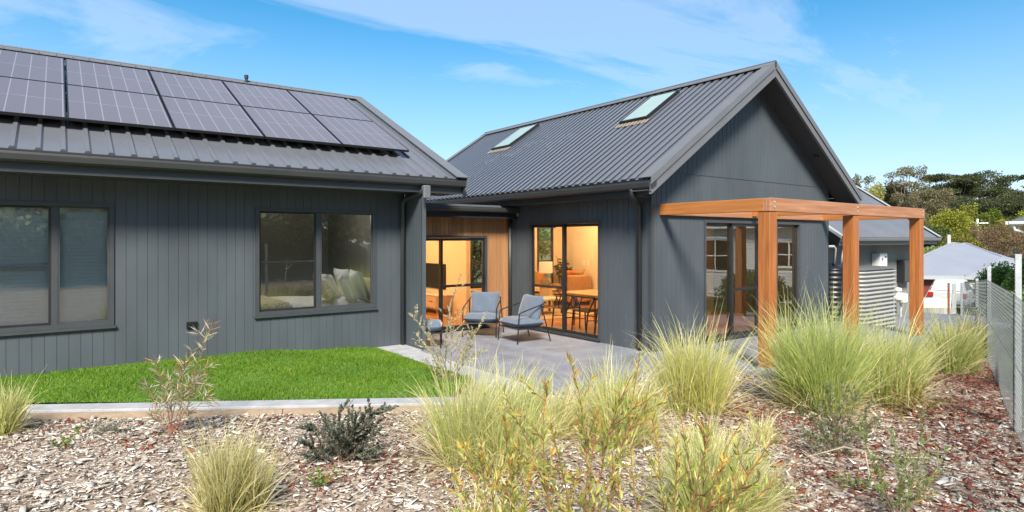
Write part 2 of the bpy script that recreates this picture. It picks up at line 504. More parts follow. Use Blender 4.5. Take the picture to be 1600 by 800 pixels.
# --- windows of the left part
def casement(w, rail_z, mull, blind=None):
    x0, x1, z0, z1 = w
    mb = MB()
    win_frame(mb, (x0, YA, 0), (1, 0), (0, -1), x1-x0, z0, z1, .055, -.018, .07)
    mb.box((mull-.035, YA+.016, z0+.055), (mull+.035, YA+.068, z1-.055))
    mb.box((x0-.02, YA-.045, z0-.035), (x1+.02, YA+.05, z0-.002))
    W = mb.build('window', M['frame'], H)
    mb = MB()
    lw = mull-.035-x0-.055
    win_frame(mb, (x0+.056, YA+.03, 0), (1, 0), (0, -1), lw-.002, z0+.056, z1-.056, .028, .0, .03, [(rail_z, .012)])
    mb.build('sash', M['frame_dark'], W)
    mb = MB()
    win_frame(mb, (mull+.036, YA+.022, 0), (1, 0), (0, -1), x1-.056-mull-.036, z0+.056, z1-.056, .02, .0, .03)
    mb.build('sash', M['frame'], W)
    pane((x0+.07, YA+.045, 0), (1, 0), (0, -1), lw-.03, z0+.07, z1-.07, 0, M['glass_a'], W)
    pane((mull+.05, YA+.038, 0), (1, 0), (0, -1), x1-.12-mull, z0+.07, z1-.07, 0, M['glass_a'], W)
    return W
W1 = casement(w1, 1.54, -.033); W1['label'] = 'window with pale blinds closed behind the glass'
W2 = casement(w2, 1.53, 3.442); W2['label'] = 'window with the white bed showing behind the glass'
mb = MB()
for k in range(34): mb.prism((-1.56, YA+.12, .745+k*.049), (.57, YA+.12, .745+k*.049), (0, .016, .052), (0, .003, -.001))
M['blind'] = mat('blind_slats', (.66, .71, .70), .6, var=.03)
mb.build('blind', M['blind'], W1)
mb = MB(); mb.box((1.50, YA-.035, .60), (1.64, YA-.001, .69)); vt = mb.build('wall_vent', M['frame_dark'], H)
mb = MB()
for k in range(3): mb.box((1.515, YA-.041, .615+k*.023), (1.625, YA-.0355, .627+k*.023))
mb.build('vent_louvre', M['black'], vt)
mb = MB(); mb.tube([(3.198, 13.70, zr-.1), (3.198, 13.70, zr+.11)], .03, 8); mb.tube([(3.198, 13.70, zr+.09), (3.198, 13.70, zr+.16)], .042, 8); mb.build('roof_vent', M['black'], roofA)

# bedroom behind the long wall
mb = MB()
mb.box((X0+.1, YA+.06, 0.0), (XN-.06, 13.6, .02)); mb.build('floor', M['floor_in'], H)
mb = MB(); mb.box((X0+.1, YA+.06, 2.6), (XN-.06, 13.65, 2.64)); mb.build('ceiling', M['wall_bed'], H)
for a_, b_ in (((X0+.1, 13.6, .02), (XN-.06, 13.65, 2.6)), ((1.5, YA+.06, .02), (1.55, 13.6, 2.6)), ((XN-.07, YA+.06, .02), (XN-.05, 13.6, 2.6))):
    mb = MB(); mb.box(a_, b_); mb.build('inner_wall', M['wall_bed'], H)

# --- gabled part
xm = (XB+XR)/2
slB_run = xm-7.471; zE = 2.83; zApex = zE+slB_run*math.tan(TB)
mb = MB()
doorB = (8.023, 10.104, 0, 2.24)
boards(mb, (XB, YC), (0, 1), (-1, 0), 4.02, -.03, 2.60, gap=.007, holes=[(doorB[0]-YC, doorB[1]-YC, -1, doorB[3])])
mb.build('wall', M['clad'], H)['label'] = 'grey boarded side wall with the patio sliding door'
mb = MB()
doorC = (9.41, 11.22, 0, 2.245); winC = (11.80, 12.75, 0, 2.245)
def ztB(t):
    x = XB+t
    return zE-.17+(slB_run-abs(x-xm))*math.tan(TB)
def splitB(t): return min(ztB(t), 3.034)
boards(mb, (XB, YC), (1, 0), (0, -1), XR-XB, -.03, splitB, gap=.007, th=.016, holes=[(w[0]-XB, w[1]-XB, -1, w[3]) for w in (doorC, winC)])
tl = (3.05-(zE-.17))/math.tan(TB) - (XB-7.471)
mb2 = MB(); L0 = tl
boards(mb2, (XB+L0, YC), (1, 0), (0, -1), XR-XB-2*L0, 3.044, lambda t: ztB(t+L0), gap=.007, th=.016)
n0 = len(mb.v); mb.add(mb2.v, mb2.f)
mb.box((XB+tl, YC+.012, 3.03), (XR-tl, YC+.03, 3.05))
mb.build('wall', M['clad'], H)['label'] = 'grey boarded gable wall behind the pergola'
mb = MB()
boards(mb, (XR, YC), (0, 1), (1, 0), 7.24, -.03, 2.60); mb.build('wall', M['clad'], H)
mb = MB(); mb.extrude([(XB+.04, 14.07, 2.6), (XR-.04, 14.07, 2.6), (XR-.04, 14.07, ztB(.05)), (xm, 14.07, ztB(xm-XB)), (XB+.04, 14.07, ztB(.05))], (0, .04, 0)); mb.build('wall', M['clad'], H)
mb = MB(); mb.box((XB-.012, YC-.012, -.03), (XB+.055, YC-.001, 2.62)); mb.box((XB-.012, YC, -.03), (XB-.001, YC+.055, 2.55))
mb.build('corner_trim', M['frame'], H)
YV, YB2 = 6.345, 16.238
slB = slB_run/math.cos(TB)
mb = MB(); sheet(mb, (7.471+.03, YV+.14, zE+.02), (0, 1, 0), (math.cos(TB), 0, math.sin(TB)), YB2-YV-.2, slB, pitch=.19, prof=((0, 0), (.50, 0), (.38, .033), (.94, .033), (1.0, 0)))
roofB = roof_part(mb, label='steep ribbed steel roof slope with the two skylights')
mb = MB(); sheet(mb, (2*xm-7.471-.03, YV+.14, zE+.02), (0, 1, 0), (-math.cos(TB), 0, math.sin(TB)), YB2-YV-.2, slB, pitch=.19, prof=((0, 0), (.50, 0), (.38, .033), (.94, .033), (1.0, 0)))
roof_part(mb)
mb = MB()
za = zE+.02+slB*math.sin(TB)
for sg in (-1, 1):
    mb.prism((xm, YV, za+.07), (xm, YB2, za+.07), Vector((sg*.17*math.cos(TB), 0, -.17*math.sin(TB))), (0, 0, -.012))
mb.tube([(xm, YV, za+.068), (xm, YB2, za+.068)], .018, 6)
mb.build('ridge_cap', M['trim'], roofB)
for sg in (-1, 1):
    xe = xm+sg*(slB_run+.02)
    for yv_, s_, tw, fh in ((YV, 1, .21, .11), (YB2, -1, .22, .14)):
        mb = MB(); verge(mb, (xe, yv_, zE-.01), (xm, yv_, zE-.01+(slB_run+.02)*math.tan(TB)), (0, s_, 0), tw, fh, .05); mb.build('verge_flashing', M['trim'], roofB)
    xe = xm+sg*(slB_run+.03)
    p0 = Vector((xe, YV+.022, zE-.20)); p1 = Vector((xm, YV+.022, zE-.20+(slB_run+.03)*math.tan(TB)))
    mb = MB(); mb.prism(p0, p1, (0, .03, 0), (0, 0, .16))
    mb.prism(p0+V(0, -.012, -.03), p1+V(0, -.012, -.03), (0, .05, 0), (0, 0, .05))
    mb.build('barge_board', M['trim'], H)
mb = MB()
for sg in (-1, 1):
    xe = xm+sg*(slB_run)
    p0 = Vector((xe, YV+.055, zE-.17)); p1 = Vector((xm, YV+.055, zE-.17+slB_run*math.tan(TB)))
    mb.prism(p0, p1, (0, YC-YV-.04, 0), (0, 0, .012))
mb.build('soffit', M['soffit'], H)['label'] = 'dark raking soffit under the gable overhang'
mb = MB(); mb.tube([(13.0, 6.60, ztB(13.0-XB)-.004), (13.0, 6.60, ztB(13.0-XB)-.03)], .05, 14); mb.build('downlight', M['black'], H)
mb = MB(); gutter(mb, (7.56, YV+.03, zE-.005), (7.56, YB2-.1, zE-.005), (-1, 0, 0)); mb.box((7.44, YV+.018, zE-.15), (7.57, YV+.03, zE+.005)); mb.build('gutter', M['gutter'], H)
mb = MB(); mb.box((7.561, YV+.08, zE-.235), (7.585, YB2-.1, zE)); mb.build('fascia', M['gutter'], H)
mb = MB(); mb.box((7.587, YC+.002, 2.595), (XB-.002, YB2-.1, 2.61)); mb.build('soffit', M['soffit'], H)
mb = MB(); gutter(mb, (2*xm-7.56, YV+.03, zE-.005), (2*xm-7.56, YB2-.1, zE-.005), (1, 0, 0)); mb.build('gutter', M['gutter'], H)
mb = MB(); mb.box((2*xm-7.561, YV+.08, zE-.235), (2*xm-7.585, YB2-.1, zE)); mb.build('fascia', M['gutter'], H)
mb = MB(); mb.box((2*xm-7.587, YC+.002, 2.595), (XR+.002, YB2-.1, 2.61)); mb.build('soffit', M['soffit'], H)
mb = MB(); mb.tube([(7.50, 6.82, 2.76), (7.50, 6.82, 2.63), (7.56, 6.86, 2.58), (7.86, 7.01, 2.50), (7.92, 7.03, 2.44), (7.92, 7.03, .02)], .043, 10); mb.build('downpipe', M['gutter'], H, smooth=True)

# skylights on the slope
def skylight(y0, y1):
    def onB(x, y, h): 
        b = Vector((x, y, zE+.02+(x-7.501)*math.tan(TB))); return b+Vector((-math.sin(TB), 0, math.cos(TB)))*h
    x0, x1 = 9.645, 10.68
    S = MB()
    for (xa, xb, ya, yb) in ((x0, x0+.035, y0, y1), (x1-.035, x1, y0, y1), (x0+.035, x1-.035, y0, y0+.035), (x0+.035, x1-.035, y1-.035, y1)):
        lo = [onB(xa, ya, .0), onB(xb, ya, .0), onB(xb, yb, .0), onB(xa, yb, .0)]
        hi = [onB(xa, ya, .105), onB(xb, ya, .105), onB(xb, yb, .105), onB(xa, yb, .105)]
        S.add(lo+hi, [(0, 3, 2, 1), (4, 5, 6, 7), (0, 1, 5, 4), (1, 2, 6, 5), (2, 3, 7, 6), (3, 0, 4, 7)])
    s = S.build('skylight', M['frame_dark'], H)
    P = MB(); P.add([onB(x0+.03, y0+.03, .098), onB(x1-.03, y0+.03, .098), onB(x1-.03, y1-.03, .098), onB(x0+.03, y1-.03, .098)], [(0, 1, 2, 3)])
    P.build('pane', M['skyglass'], s)
    F = MB()
    n = 9
    for k in range(n):
        a = y0-.08+(y1-y0+.16)*k/n; b = y0-.08+(y1-y0+.16)*(k+.75)/n
        F.add([onB(x0-.13, a, .042), onB(x0-.002, a, .05), onB(x0-.002, b, .05), onB(x0-.13, b, .042)], [(0, 1, 2, 3)])
    F.build('flashing', M['tan_flash'], s)
    return s
skylight(8.33, 9.08)['label'] = 'skylight closest to the gable'
skylight(13.06, 13.87)['label'] = 'far skylight near the back end of the ridge'

# --- link with timber lining
mb = MB()
doorD = (5.153, 7.369, 0, 1.965)
boards(mb, (XN+.04, YD), (1, 0), (0, -1), XB-XN-.07, -.03, 2.36, [(doorD[0]-XN-.04, doorD[1]-XN-.04, -1, doorD[3])], w=.092)
mb.build('wall', M['cedar'], H)['label'] = 'warm timber lined wall between the two grey parts'
mb = MB(); gutter(mb, (XN+.04, 10.52, 2.545), (XB-.035, 10.52, 2.545), (0, -1, 0), .115, .10); mb.build('gutter', M['gutter'], H)
mb = MB(); mb.box((XN+.04, 10.522, 2.33), (XB-.035, 10.56, 2.54)); mb.box((XN+.04, 10.49, 2.325), (XB-.035, 10.519, 2.36)); mb.build('fascia', M['frame_dark'], H)
mb = MB(); mb.box((XN+.03, 10.562, 2.36), (XB-.035, YD+.05, 2.375)); mb.build('soffit', M['soffit'], H)
mb = MB(); mb.box((XN+.04, 10.54, 2.545), (XB-.035, 16.0, 2.60)); roof_part(mb, label='flat steel roof over the timber link')
mb = MB(); mb.tube([(7.90, 10.70, .02), (7.90, 10.70, 2.34)], .042, 10); mb.build('downpipe', M['gutter'], H, smooth=True)

# --- sliding doors
def slider(o, al, n, w, z1, panels, rails, label, gm, depth=.09):
    """o = lower left end on the wall face seen from outside"""
    o = Vector((o[0], o[1], 0)); al3 = Vector((al[0], al[1], 0)); n3 = Vector((n[0], n[1], 0))
    mb = MB(); win_frame(mb, o, al, n, w, .0, z1, .05, -.016, depth)
    D = mb.build('sliding_door', M['frame'], H); D['label'] = label
    pw = (w-.1)/panels
    for k in range(panels):
        mb = MB(); d = .012 if k in rails else .048
        q = o+al3*(.05+pw*k)
        win_frame(mb, q+al3*(.001 if k == 0 else -.025), al, n, pw+(.024 if k in (0, panels-1) else .05), .052, z1-.052, .055, d, d+.034, [(.93, .025)] if k in rails else ())
        mb.build('panel', M['frame_dark'], D)
        pane(q+al3*.03, al, n, pw-.06, .08, z1-.08, d+.018, M[gm], D)
        if k in rails:
            mb = MB(); s = .02
            p = q+al3*(pw-.015)+n3*(.03-d)
            mb.tube([(p.x, p.y, .95), (p.x, p.y, 1.15)], .012, 6); mb.build('handle', M['black'], D)
    return D
sdB = slider((XB, doorB[1]), (0, -1), (-1, 0), doorB[1]-doorB[0], doorB[3], 2, (0,), 'sliding door onto the patio beside the blue armchairs', 'glass_in')
sdC = slider((doorC[0], YC), (1, 0), (0, -1), doorC[1]-doorC[0], doorC[3], 2, (1,), 'sliding door under the pergola', 'glass_a')
sdW = slider((winC[0], YC), (1, 0), (0, -1), winC[1]-winC[0], winC[3], 1, (), 'tall narrow glazed door right of the front pergola post', 'glass_a')
sdD = slider((doorD[0], YD), (1, 0), (0, -1), doorD[1]-doorD[0], doorD[3], 2, (1,), 'sliding door in the timber wall', 'glass_in')
for D_, a_, b_ in ((sdB, (XB-.07, doorB[0]-.02, -.02), (XB-.018, doorB[1]+.02, .03)), (sdC, (doorC[0]-.02, YC-.07, -.02), (doorC[1]+.02, YC-.018, .03)), (sdW, (winC[0]-.02, YC-.07, -.02), (winC[1]+.02, YC-.018, .03)), (sdD, (doorD[0]-.02, YD-.07, -.02), (doorD[1]+.02, YD-.018, .03))):
    mb = MB(); mb.box(a_, b_); mb.build('door_sill', M['frame_dark'], D_)

# --- living room: floor, ceiling, walls with two back windows
XP = 12.3; YBK = 14.0
mb = MB(); mb.box((XB+.05, YC+.06, -.02), (XR-.05, 14.06, .012)); mb.build('floor', M['floor_in'], H)
mb = MB(); mb.box((XN+.05, YD+.06, -.02), (XB+.048, 16.0, .012)); mb.build('floor', M['floor_in'], H)
mb = MB(); mb.box((XN+.06, YD+.05, 2.42), (XB+.04, 16.0, 2.46)); mb.build('ceiling', M['wall_in'], H)
mb = MB(); mb.box((XB+.041, YC+.05, 2.56), (XR-.05, 14.06, 2.594))
mb.build('ceiling', M['wall_in'], H)
def inner_wall(*boxes):
    mb = MB()
    for a_, b_ in boxes: mb.box(a_, b_)
    return mb.build('inner_wall', M['wall_in'], H)
inner_wall(((XP, 9.8, .012), (XP+.05, YBK+.1, 2.56)))                 # partition with the light switches
inner_wall(((XB+.034, YC+.05, .012), (XB+.05, 8.02, 2.56)), ((XB+.034, 10.11, .012), (XB+.05, 10.8, 2.56)), ((XB+.034, 8.02, 2.25), (XB+.05, 10.11, 2.56)))
inner_wall(((XB, 12.6, .012), (XB+.08, 15.9, 2.42)))                  # wall that carries the television
inner_wall(((XN+.05, 15.9, .012), (XB, 15.95, 2.42)))
inner_wall(((XN+.055, YD+.05, .012), (XN+.075, 15.9, 2.42)))
inner_wall(((XP+.05, 9.8, .012), (XR-.06, 9.85, 2.56)))
bw = ((9.0, 9.85, .55, 2.2), (11.33, 11.95, .55, 2.3))
xs = [XB+.08, 9.0, 9.85, 11.33, 11.95, XP]
inner_wall(*([((xs[a], YBK, .012), (xs[b], YBK+.06, 2.56)) for a, b in ((0, 1), (2, 3), (4, 5))] +
             [((w[0], YBK, .012), (w[1], YBK+.06, w[2])) for w in bw] + [((w[0], YBK, w[3]), (w[1], YBK+.06, 2.56)) for w in bw]))
inner_wall(((XP+.05, YBK, .012), (XR-.03, YBK+.06, 2.56)))
for w in bw:
    mb = MB(); win_frame(mb, (w[0], YBK-.012, 0), (1, 0), (0, -1), w[1]-w[0], w[2], w[3], .06, 0, .06, [(1.22, .04)])
    if w[0] > 10: mb.box((w[0]-.02, YBK-.09, 2.22), (w[1]+.02, YBK-.015, 2.36))
    else: mb.box((9.5, YBK-.008, .6), (9.56, YBK+.04, 2.15))
    W = mb.build('window', M['frame_dark'], H)
    pane((w[0]+.05, YBK+.03, 0), (1, 0), (0, -1), w[1]-w[0]-.1, w[2]+.05, w[3]-.05, 0, M['glass_in'], W)
for a_, b_ in ((12.78, 12.90), (13.0, 13.06)):
    mb = MB(); mb.box((XP-.012, a_, 1.12), (XP-.001, b_, 1.28)); mb.build('light_switch', M['white'], H)
# view geometry of the photograph, used to work out where far things stand (u, v in photo pixels, d metres ahead)
ZC = 1.9; FPX = 955.0; TH = math.atan(710/955.0)
def P(u, v, d):
    k = (u-800)/FPX; s, c = math.sin(TH), math.cos(TH)
    return Vector(((s+k*c)*d, (c-k*s)*d, ZC+d*(373-v)/FPX))
def ray(u):
    k = (u-800)/FPX; s, c = math.sin(TH), math.cos(TH)
    return Vector((s+k*c, c-k*s, 0)).normalized()

def sstep(a, b, x):
    t = np.clip((np.asarray(x, float)-a)/(b-a), 0, 1); return t*t*(3-2*t)
def ground(x, y):
    x = np.asarray(x, float); y = np.asarray(y, float)
    g = -.05 + .03*np.sin(x*1.7+.6)*np.sin(y*1.3) + .015*np.sin(x*3.9+y*2.7)
    g = g - .12*sstep(9, 13.5, x) - 1.95*sstep(13.5, 33, x)
    g = g + .10*sstep(3.0, 0.0, y)*(1-sstep(8, 12, x))
    r = np.sqrt(x*x+y*y); fw = .5966*x+.8025*y
    far = sstep(46, 110, fw)
    g = g + far*6.5 + sstep(110, 260, fw)*10
    back = sstep(6, 40, -y)*(1-sstep(14, 24, x))
    g = g + back*5.5
    return g

# ------------------------------------------------------------------ solar panels
def solar_mat():
    m, nt, out = nm('solar_cells'); L = nt.links.new
    b = N(nt, 'ShaderNodeBsdfPrincipled'); L(b.outputs[0], out.inputs[0])
    tc = N(nt, 'ShaderNodeTexCoord')
    br = N(nt, 'ShaderNodeTexBrick'); br.offset = 0; br.squash = 1
    mp = N(nt, 'ShaderNodeMapping'); mp.inputs['Location'].default_value = (.003, .003, 0)
    L(tc.outputs['Object'], mp.inputs[0]); L(mp.outputs[0], br.inputs['Vector'])
    br.inputs['Scale'].default_value = 1; br.inputs['Brick Width'].default_value = .2; br.inputs['Row Height'].default_value = .853
    br.inputs['Mortar Size'].default_value = .007; br.inputs['Mortar Smooth'].default_value = .2
    br.inputs['Color1'].default_value = (.120, .109, .124, 1); br.inputs['Color2'].default_value = (.130, .118, .134, 1)
    br.inputs['Mortar'].default_value = (.225, .212, .232, 1)
    no = N(nt, 'ShaderNodeTexNoise', i_Scale=1.1, i_Detail=3.0); L(tc.outputs['Object'], no.inputs['Vector'])
    L(br.outputs['Color'], b.inputs['Base Color'])
    mr = N(nt, 'ShaderNodeMapRange'); mr.inputs['To Min'].default_value = .16; mr.inputs['To Max'].default_value = .34
    L(no.outputs['Fac'], mr.inputs['Value']); L(mr.outputs[0], b.inputs['Roughness'])
    b.inputs['Specular IOR Level'].default_value = .35; b.inputs['Coat Weight'].default_value = .1; b.inputs['Coat Roughness'].default_value = .12
    return m
M['solar'] = solar_mat()
upv = Vector((0, math.cos(TA), math.sin(TA))); nA = Vector((0, -math.sin(TA), math.cos(TA)))
PW, PH = 1.229, 1.728
proto = empty('solar_panel', (0, 0, 0), '-', 'solar panel', 'solar panels on the roof')
mb = MB()
for a in ((0, 0, PW, .014), (0, PH-.014, PW, PH), (0, .0141, .014, PH-.0141), (PW-.014, .0141, PW, PH-.0141)):
    mb.box((a[0], a[1], 0), (a[2], a[3], .038))
mb.box((.0141, .0141, .002), (PW-.0141, PH-.0141, .02))
mb.build('frame', M['black'], proto, local=True)
mb = MB(); mb.box((.0145, .0145, .0205), (PW-.0145, PH-.0145, .034)); mb.build('cell_glass', M['solar'], proto, local=True)
for y in (.35, PH-.35):
    mb = MB(); mb.box((-.009, y-.02, -.085), (PW+.009, y+.02, -.001)); mb.build('rail', M['galv'], proto, local=True)
where = ['cut by the left edge of the photo', 'second along from the left edge of the photo', 'in the middle of its row', 'second in from the roof end', 'at the roof end']
first = True
for row in range(2):
    for k in range(5):
        o = proto if first else copy_tree(proto); first = False
        x = .107+1.247*(k-1)
        base = Vector((x, 10.0, 2.955+(10.0-9.20)*math.tan(TA))) + nA*.125 + upv*(row*(PH+.018))
        o.location = base; o.rotation_euler = (TA, 0, 0)
        o['label'] = 'dark solar panel in the %s row, %s' % (('lower', 'upper')[row], where[k])

# ------------------------------------------------------------------ pergola
PX0, PX1, PY = 8.177, 13.708, 4.81
G = empty('pergola', (PX0, PY, 0), 'orange stained timber pergola frame standing against the gable wall', 'pergola')
S = .19
def zt_(x): return 2.49
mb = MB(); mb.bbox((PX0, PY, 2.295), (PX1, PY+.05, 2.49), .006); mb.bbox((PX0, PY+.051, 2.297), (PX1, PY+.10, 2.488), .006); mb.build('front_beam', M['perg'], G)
mb = MB(); mb.bbox((PX0, PY+.101, 2.298), (PX0+.07, YC-.003, 2.487), .006); mb.build('side_beam', M['pergy'], G)
mb = MB(); mb.bbox((PX1-.07, PY+.101, 2.298), (PX1, YC-.003, 2.487), .006); mb.build('side_beam', M['pergy'], G)
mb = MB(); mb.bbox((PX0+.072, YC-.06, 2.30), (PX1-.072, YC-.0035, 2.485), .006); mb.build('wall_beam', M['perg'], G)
for x in (10.85,):
    mb = MB(); mb.bbox((x, PY+.102, 2.33), (x+.06, YC-.062, 2.48), .005); mb.build('cross_beam', M['pergy'], G)
for x, zb in ((PX0+.012, -.05), (10.76, -.06), (PX1-S-.012, -.12)):
    mb = MB(); mb.bbox((x, PY+.012, zb), (x+S, PY+.012+S, 2.294), .008); p = mb.build('post', M['pergz'], G)
    for bz_ in (2.36, 2.43):
        mb = MB(); mb.tube([(x+S*.5, PY-.001, bz_), (x+S*.5, PY-.012, bz_)], .013, 8); mb.build('bolt', M['galv'], p)
    mb = MB(); mb.box((x-.004, PY+.008, zb), (x+S+.004, PY+.016+S, zb+.09)); mb.build('post_shoe', M['galv'], p)

# ------------------------------------------------------------------ outdoor seats
def armchair():
    A = empty('armchair', (0, 0, 0), '-', 'armchair', 'blue patio armchairs')
    w, d = .66, .64
    mb = MB()
    for sx in (-1, 1):
        x = sx*w/2
        mb.tube([(x, -d/2+.02, .545), (x, -d/2+.10, .575), (x*.97, .12, .66), (x*.93, .31, .715)], .011, 7)
        mb.tube([(x, -d/2, .265), (x, d/2-.05, .265)], .011, 6)
    mb.tube([(-w/2*.93, .31, .715), (0, .36, .74), (w/2*.93, .31, .715)], .011, 7)
    mb.tube([(-w/2, -d/2, .265), (w/2, -d/2, .265)], .011, 6); mb.tube([(-w/2, d/2-.05, .265), (w/2, d/2-.05, .265)], .011, 6)
    mb.box((-w/2+.02, -d/2+.01, .262), (w/2-.02, d/2-.05, .278))
    for k in range(5): mb.tube([(-.22+.11*k, .245, .27), (-.22+.11*k, .335, .72)], .005, 5)
    mb.build('frame', M['black'], A, local=True)
    for sx in (-1, 1):
        mb = MB(); mb.tube([(sx*w/2, -d/2-.02, 0), (sx*w/2, -d/2+.02, .545)], .0115, 7); mb.build('leg', M['black'], A, local=True)
        mb = MB(); mb.tube([(sx*(w/2+.02), d/2+.06, 0), (sx*w/2*.96, .19, .675)], .0115, 7); mb.build('leg', M['black'], A, local=True)
    mb = MB(); mb.cushion((0, -.03, .355), (w-.02, d-.03, .17), nx=14, ny=14); mb.build('seat_cushion', M['blue_fab'], A, smooth=True, local=True)
    mb = MB(); mb.cushion((0, .185, .60), (.60, .50, .21), rx=math.radians(72), nx=14, ny=14, pinch=.07); mb.build('back_cushion', M['blue_fab'], A, smooth=True, local=True)
    return A
a1 = armchair(); a2 = copy_tree(a1)
a1.location = (6.97, 9.03, 0.004); a1.rotation_euler = (0, 0, math.radians(-94)); a1['label'] = 'blue armchair seen side on in front of the glass patio door'
a2.location = (6.74, 10.03, 0.004); a2.rotation_euler = (0, 0, math.radians(-46)); a2['label'] = 'blue armchair facing out from beside the timber wall'
F_ = empty('footstool', (5.30, 9.56, 0.004), 'low blue cushioned stool half hidden behind the end of the grey wall', 'stool', None, math.radians(-32))
mb = MB(); mb.box((-.2, -.25, .25), (.2, .25, .27)); mb.build('frame', M['black'], F_, local=True)
for sx in (-1, 1):
    for sy in (-1, 1):
        mb = MB(); mb.tube([(sx*.195, sy*.245, 0), (sx*.185, sy*.235, .26)], .011, 6); mb.build('leg', M['black'], F_, local=True)
mb = MB(); mb.cushion((0, 0, .36), (.42, .52, .19), nx=12, ny=12); mb.build('seat_cushion', M['blue_fab'], F_, smooth=True, local=True)

# ------------------------------------------------------------------ inside the living room
T = empty('television', (7.985, 14.1, .6), 'black flat television on the orange lit wall', 'television')
mb = MB(); mb.bbox((7.93, 13.56, .60), (7.978, 14.66, 1.25), .008); mb.build('case', M['black'], T)
mb = MB(); mb.add([(7.929, 13.58, .62), (7.929, 14.64, .62), (7.929, 14.64, 1.235), (7.929, 13.58, 1.235)], [(0, 3, 2, 1)]); mb.build('screen', M['screen'], T)
T = empty('media_cabinet', (7.75, 14.05, .012), 'pale timber media cabinet with drawers below the television', 'cabinet')
mb = MB(); mb.bbox((7.55, 13.25, .14), (7.97, 14.95, .47), .01); mb.build('case', M['oak'], T)
mb = MB(); mb.bbox((7.53, 13.23, .471), (7.975, 14.97, .50), .006); mb.build('top', M['white'], T)
for k in range(3):
    mb = MB(); mb.bbox((7.535, 13.29+k*.55, .17), (7.549, 13.80+k*.55, .45), .004); dr_ = mb.build('drawer', M['oak'], T)
    mb = MB(); mb.tube([(7.525, 13.47+k*.55, .33), (7.525, 13.62+k*.55, .33)], .007, 6); mb.build('handle', M['black'], dr_)
for y in (13.35, 14.85):
    for x in (7.6, 7.92):
        mb = MB(); mb.tube([(x, y, .012), (x, y, .14)], .018, 6); mb.build('leg', M['oak'], T)

T = empty('sofa', (11.0, 13.4, .012), 'cream sofa with scatter cushions below the back window', 'sofa')
mb = MB(); mb.bbox((9.85, 13.05, .14), (11.35, 13.85, .40), .03); mb.bbox((9.85, 13.68, .40), (11.35, 13.92, .78), .05); mb.bbox((9.72, 13.05, .14), (9.85, 13.9, .60), .03); mb.build('body', M['cream_fab'], T)
for k in range(2):
    mb = MB(); mb.cushion((10.22+k*.74, 13.36, .46), (.74, .66, .18), nx=8, ny=8); mb.build('seat_cushion', M['cream_fab'], T, smooth=True)
for x in (9.9, 11.3):
    for y in (13.12, 13.84):
        mb = MB(); mb.tube([(x, y, .012), (x, y, .15)], .02, 6); mb.build('leg', M['darkwood'], T)
for x, m, a, l in ((11.12, 'rust_fab', .2, 'orange scatter cushion on the cream sofa'), (10.72, 'olive_fab', -.2, 'olive scatter cushion on the cream sofa'), (10.25, 'tan_fab', .1, 'tan scatter cushion on the cream sofa')):
    mb = MB(); mb.cushion((x, 13.56, .76), (.46, .46, .16), rx=math.radians(70), rz=a, nx=10, ny=10, pinch=.1)
    tag(mb.build('scatter_cushion', M[m], None, smooth=True), l, 'cushion', 'cushions on the sofa')
T = empty('lounge_chair', (11.8, 12.95, .012), 'tan box backed lounge chair against the right wall indoors', 'armchair')
mb = MB(); mb.bbox((11.36, 12.62, .12), (12.22, 12.76, .88), .04); mb.build('backrest', M['tan_fab'], T)
mb = MB(); mb.bbox((11.36, 12.77, .12), (12.22, 13.4, .42), .03); mb.build('seat', M['tan_fab'], T)
for x in (11.36, 12.08):
    mb = MB(); mb.bbox((x, 12.77, .42), (x+.14, 13.4, .62), .03); mb.build('armrest', M['tan_fab'], T)
for x in (11.42, 12.16):
    for y in (12.7, 13.33):
        mb = MB(); mb.tube([(x, y, .012), (x, y, .13)], .02, 6); mb.build('leg', M['darkwood'], T)
for x, a, m, l in ((11.6, .25, 'rust_fab', 'rust cushion leaning in the tan lounge chair'), (11.95, -.3, 'tan_fab', 'tan cushion leaning in the tan lounge chair')):
    mb = MB(); mb.cushion((x, 12.92, .82), (.42, .42, .16), rx=math.radians(104), rz=a, nx=10, ny=10, pinch=.12); tag(mb.build('scatter_cushion', M[m], None, smooth=True), l, 'cushion', 'cushions on the lounge chair')
T = empty('side_table', (10.62, 12.75, .012), 'small timber drum side table under the lamp', 'table')
mb = MB(); mb.lathe((10.62, 12.75, .012), [(.02, 0), (.2, 0), (.2, .03), (.17, .06), (.17, .56), (.2, .58), (.21, .6), (.02, .6)], 20); mb.build('top', M['oak'], T, smooth=False)
T = empty('table_lamp', (10.62, 12.75, .613), 'round based table lamp with a white drum shade', 'lamp')
mb = MB(); mb.lathe((10.62, 12.75, .613), [(.06, 0), (.12, .03), (.16, .12), (.14, .22), (.06, .29), (.03, .33), (.03, .38)], 20); mb.build('base', M['tan_flash'], T, smooth=True)
mb = MB(); mb.lathe((10.62, 12.75, .613), [(.17, .36), (.19, .36), (.18, .66), (.16, .66)], 24); mb.build('lamp_shade', M['white_fab'], T, smooth=False)
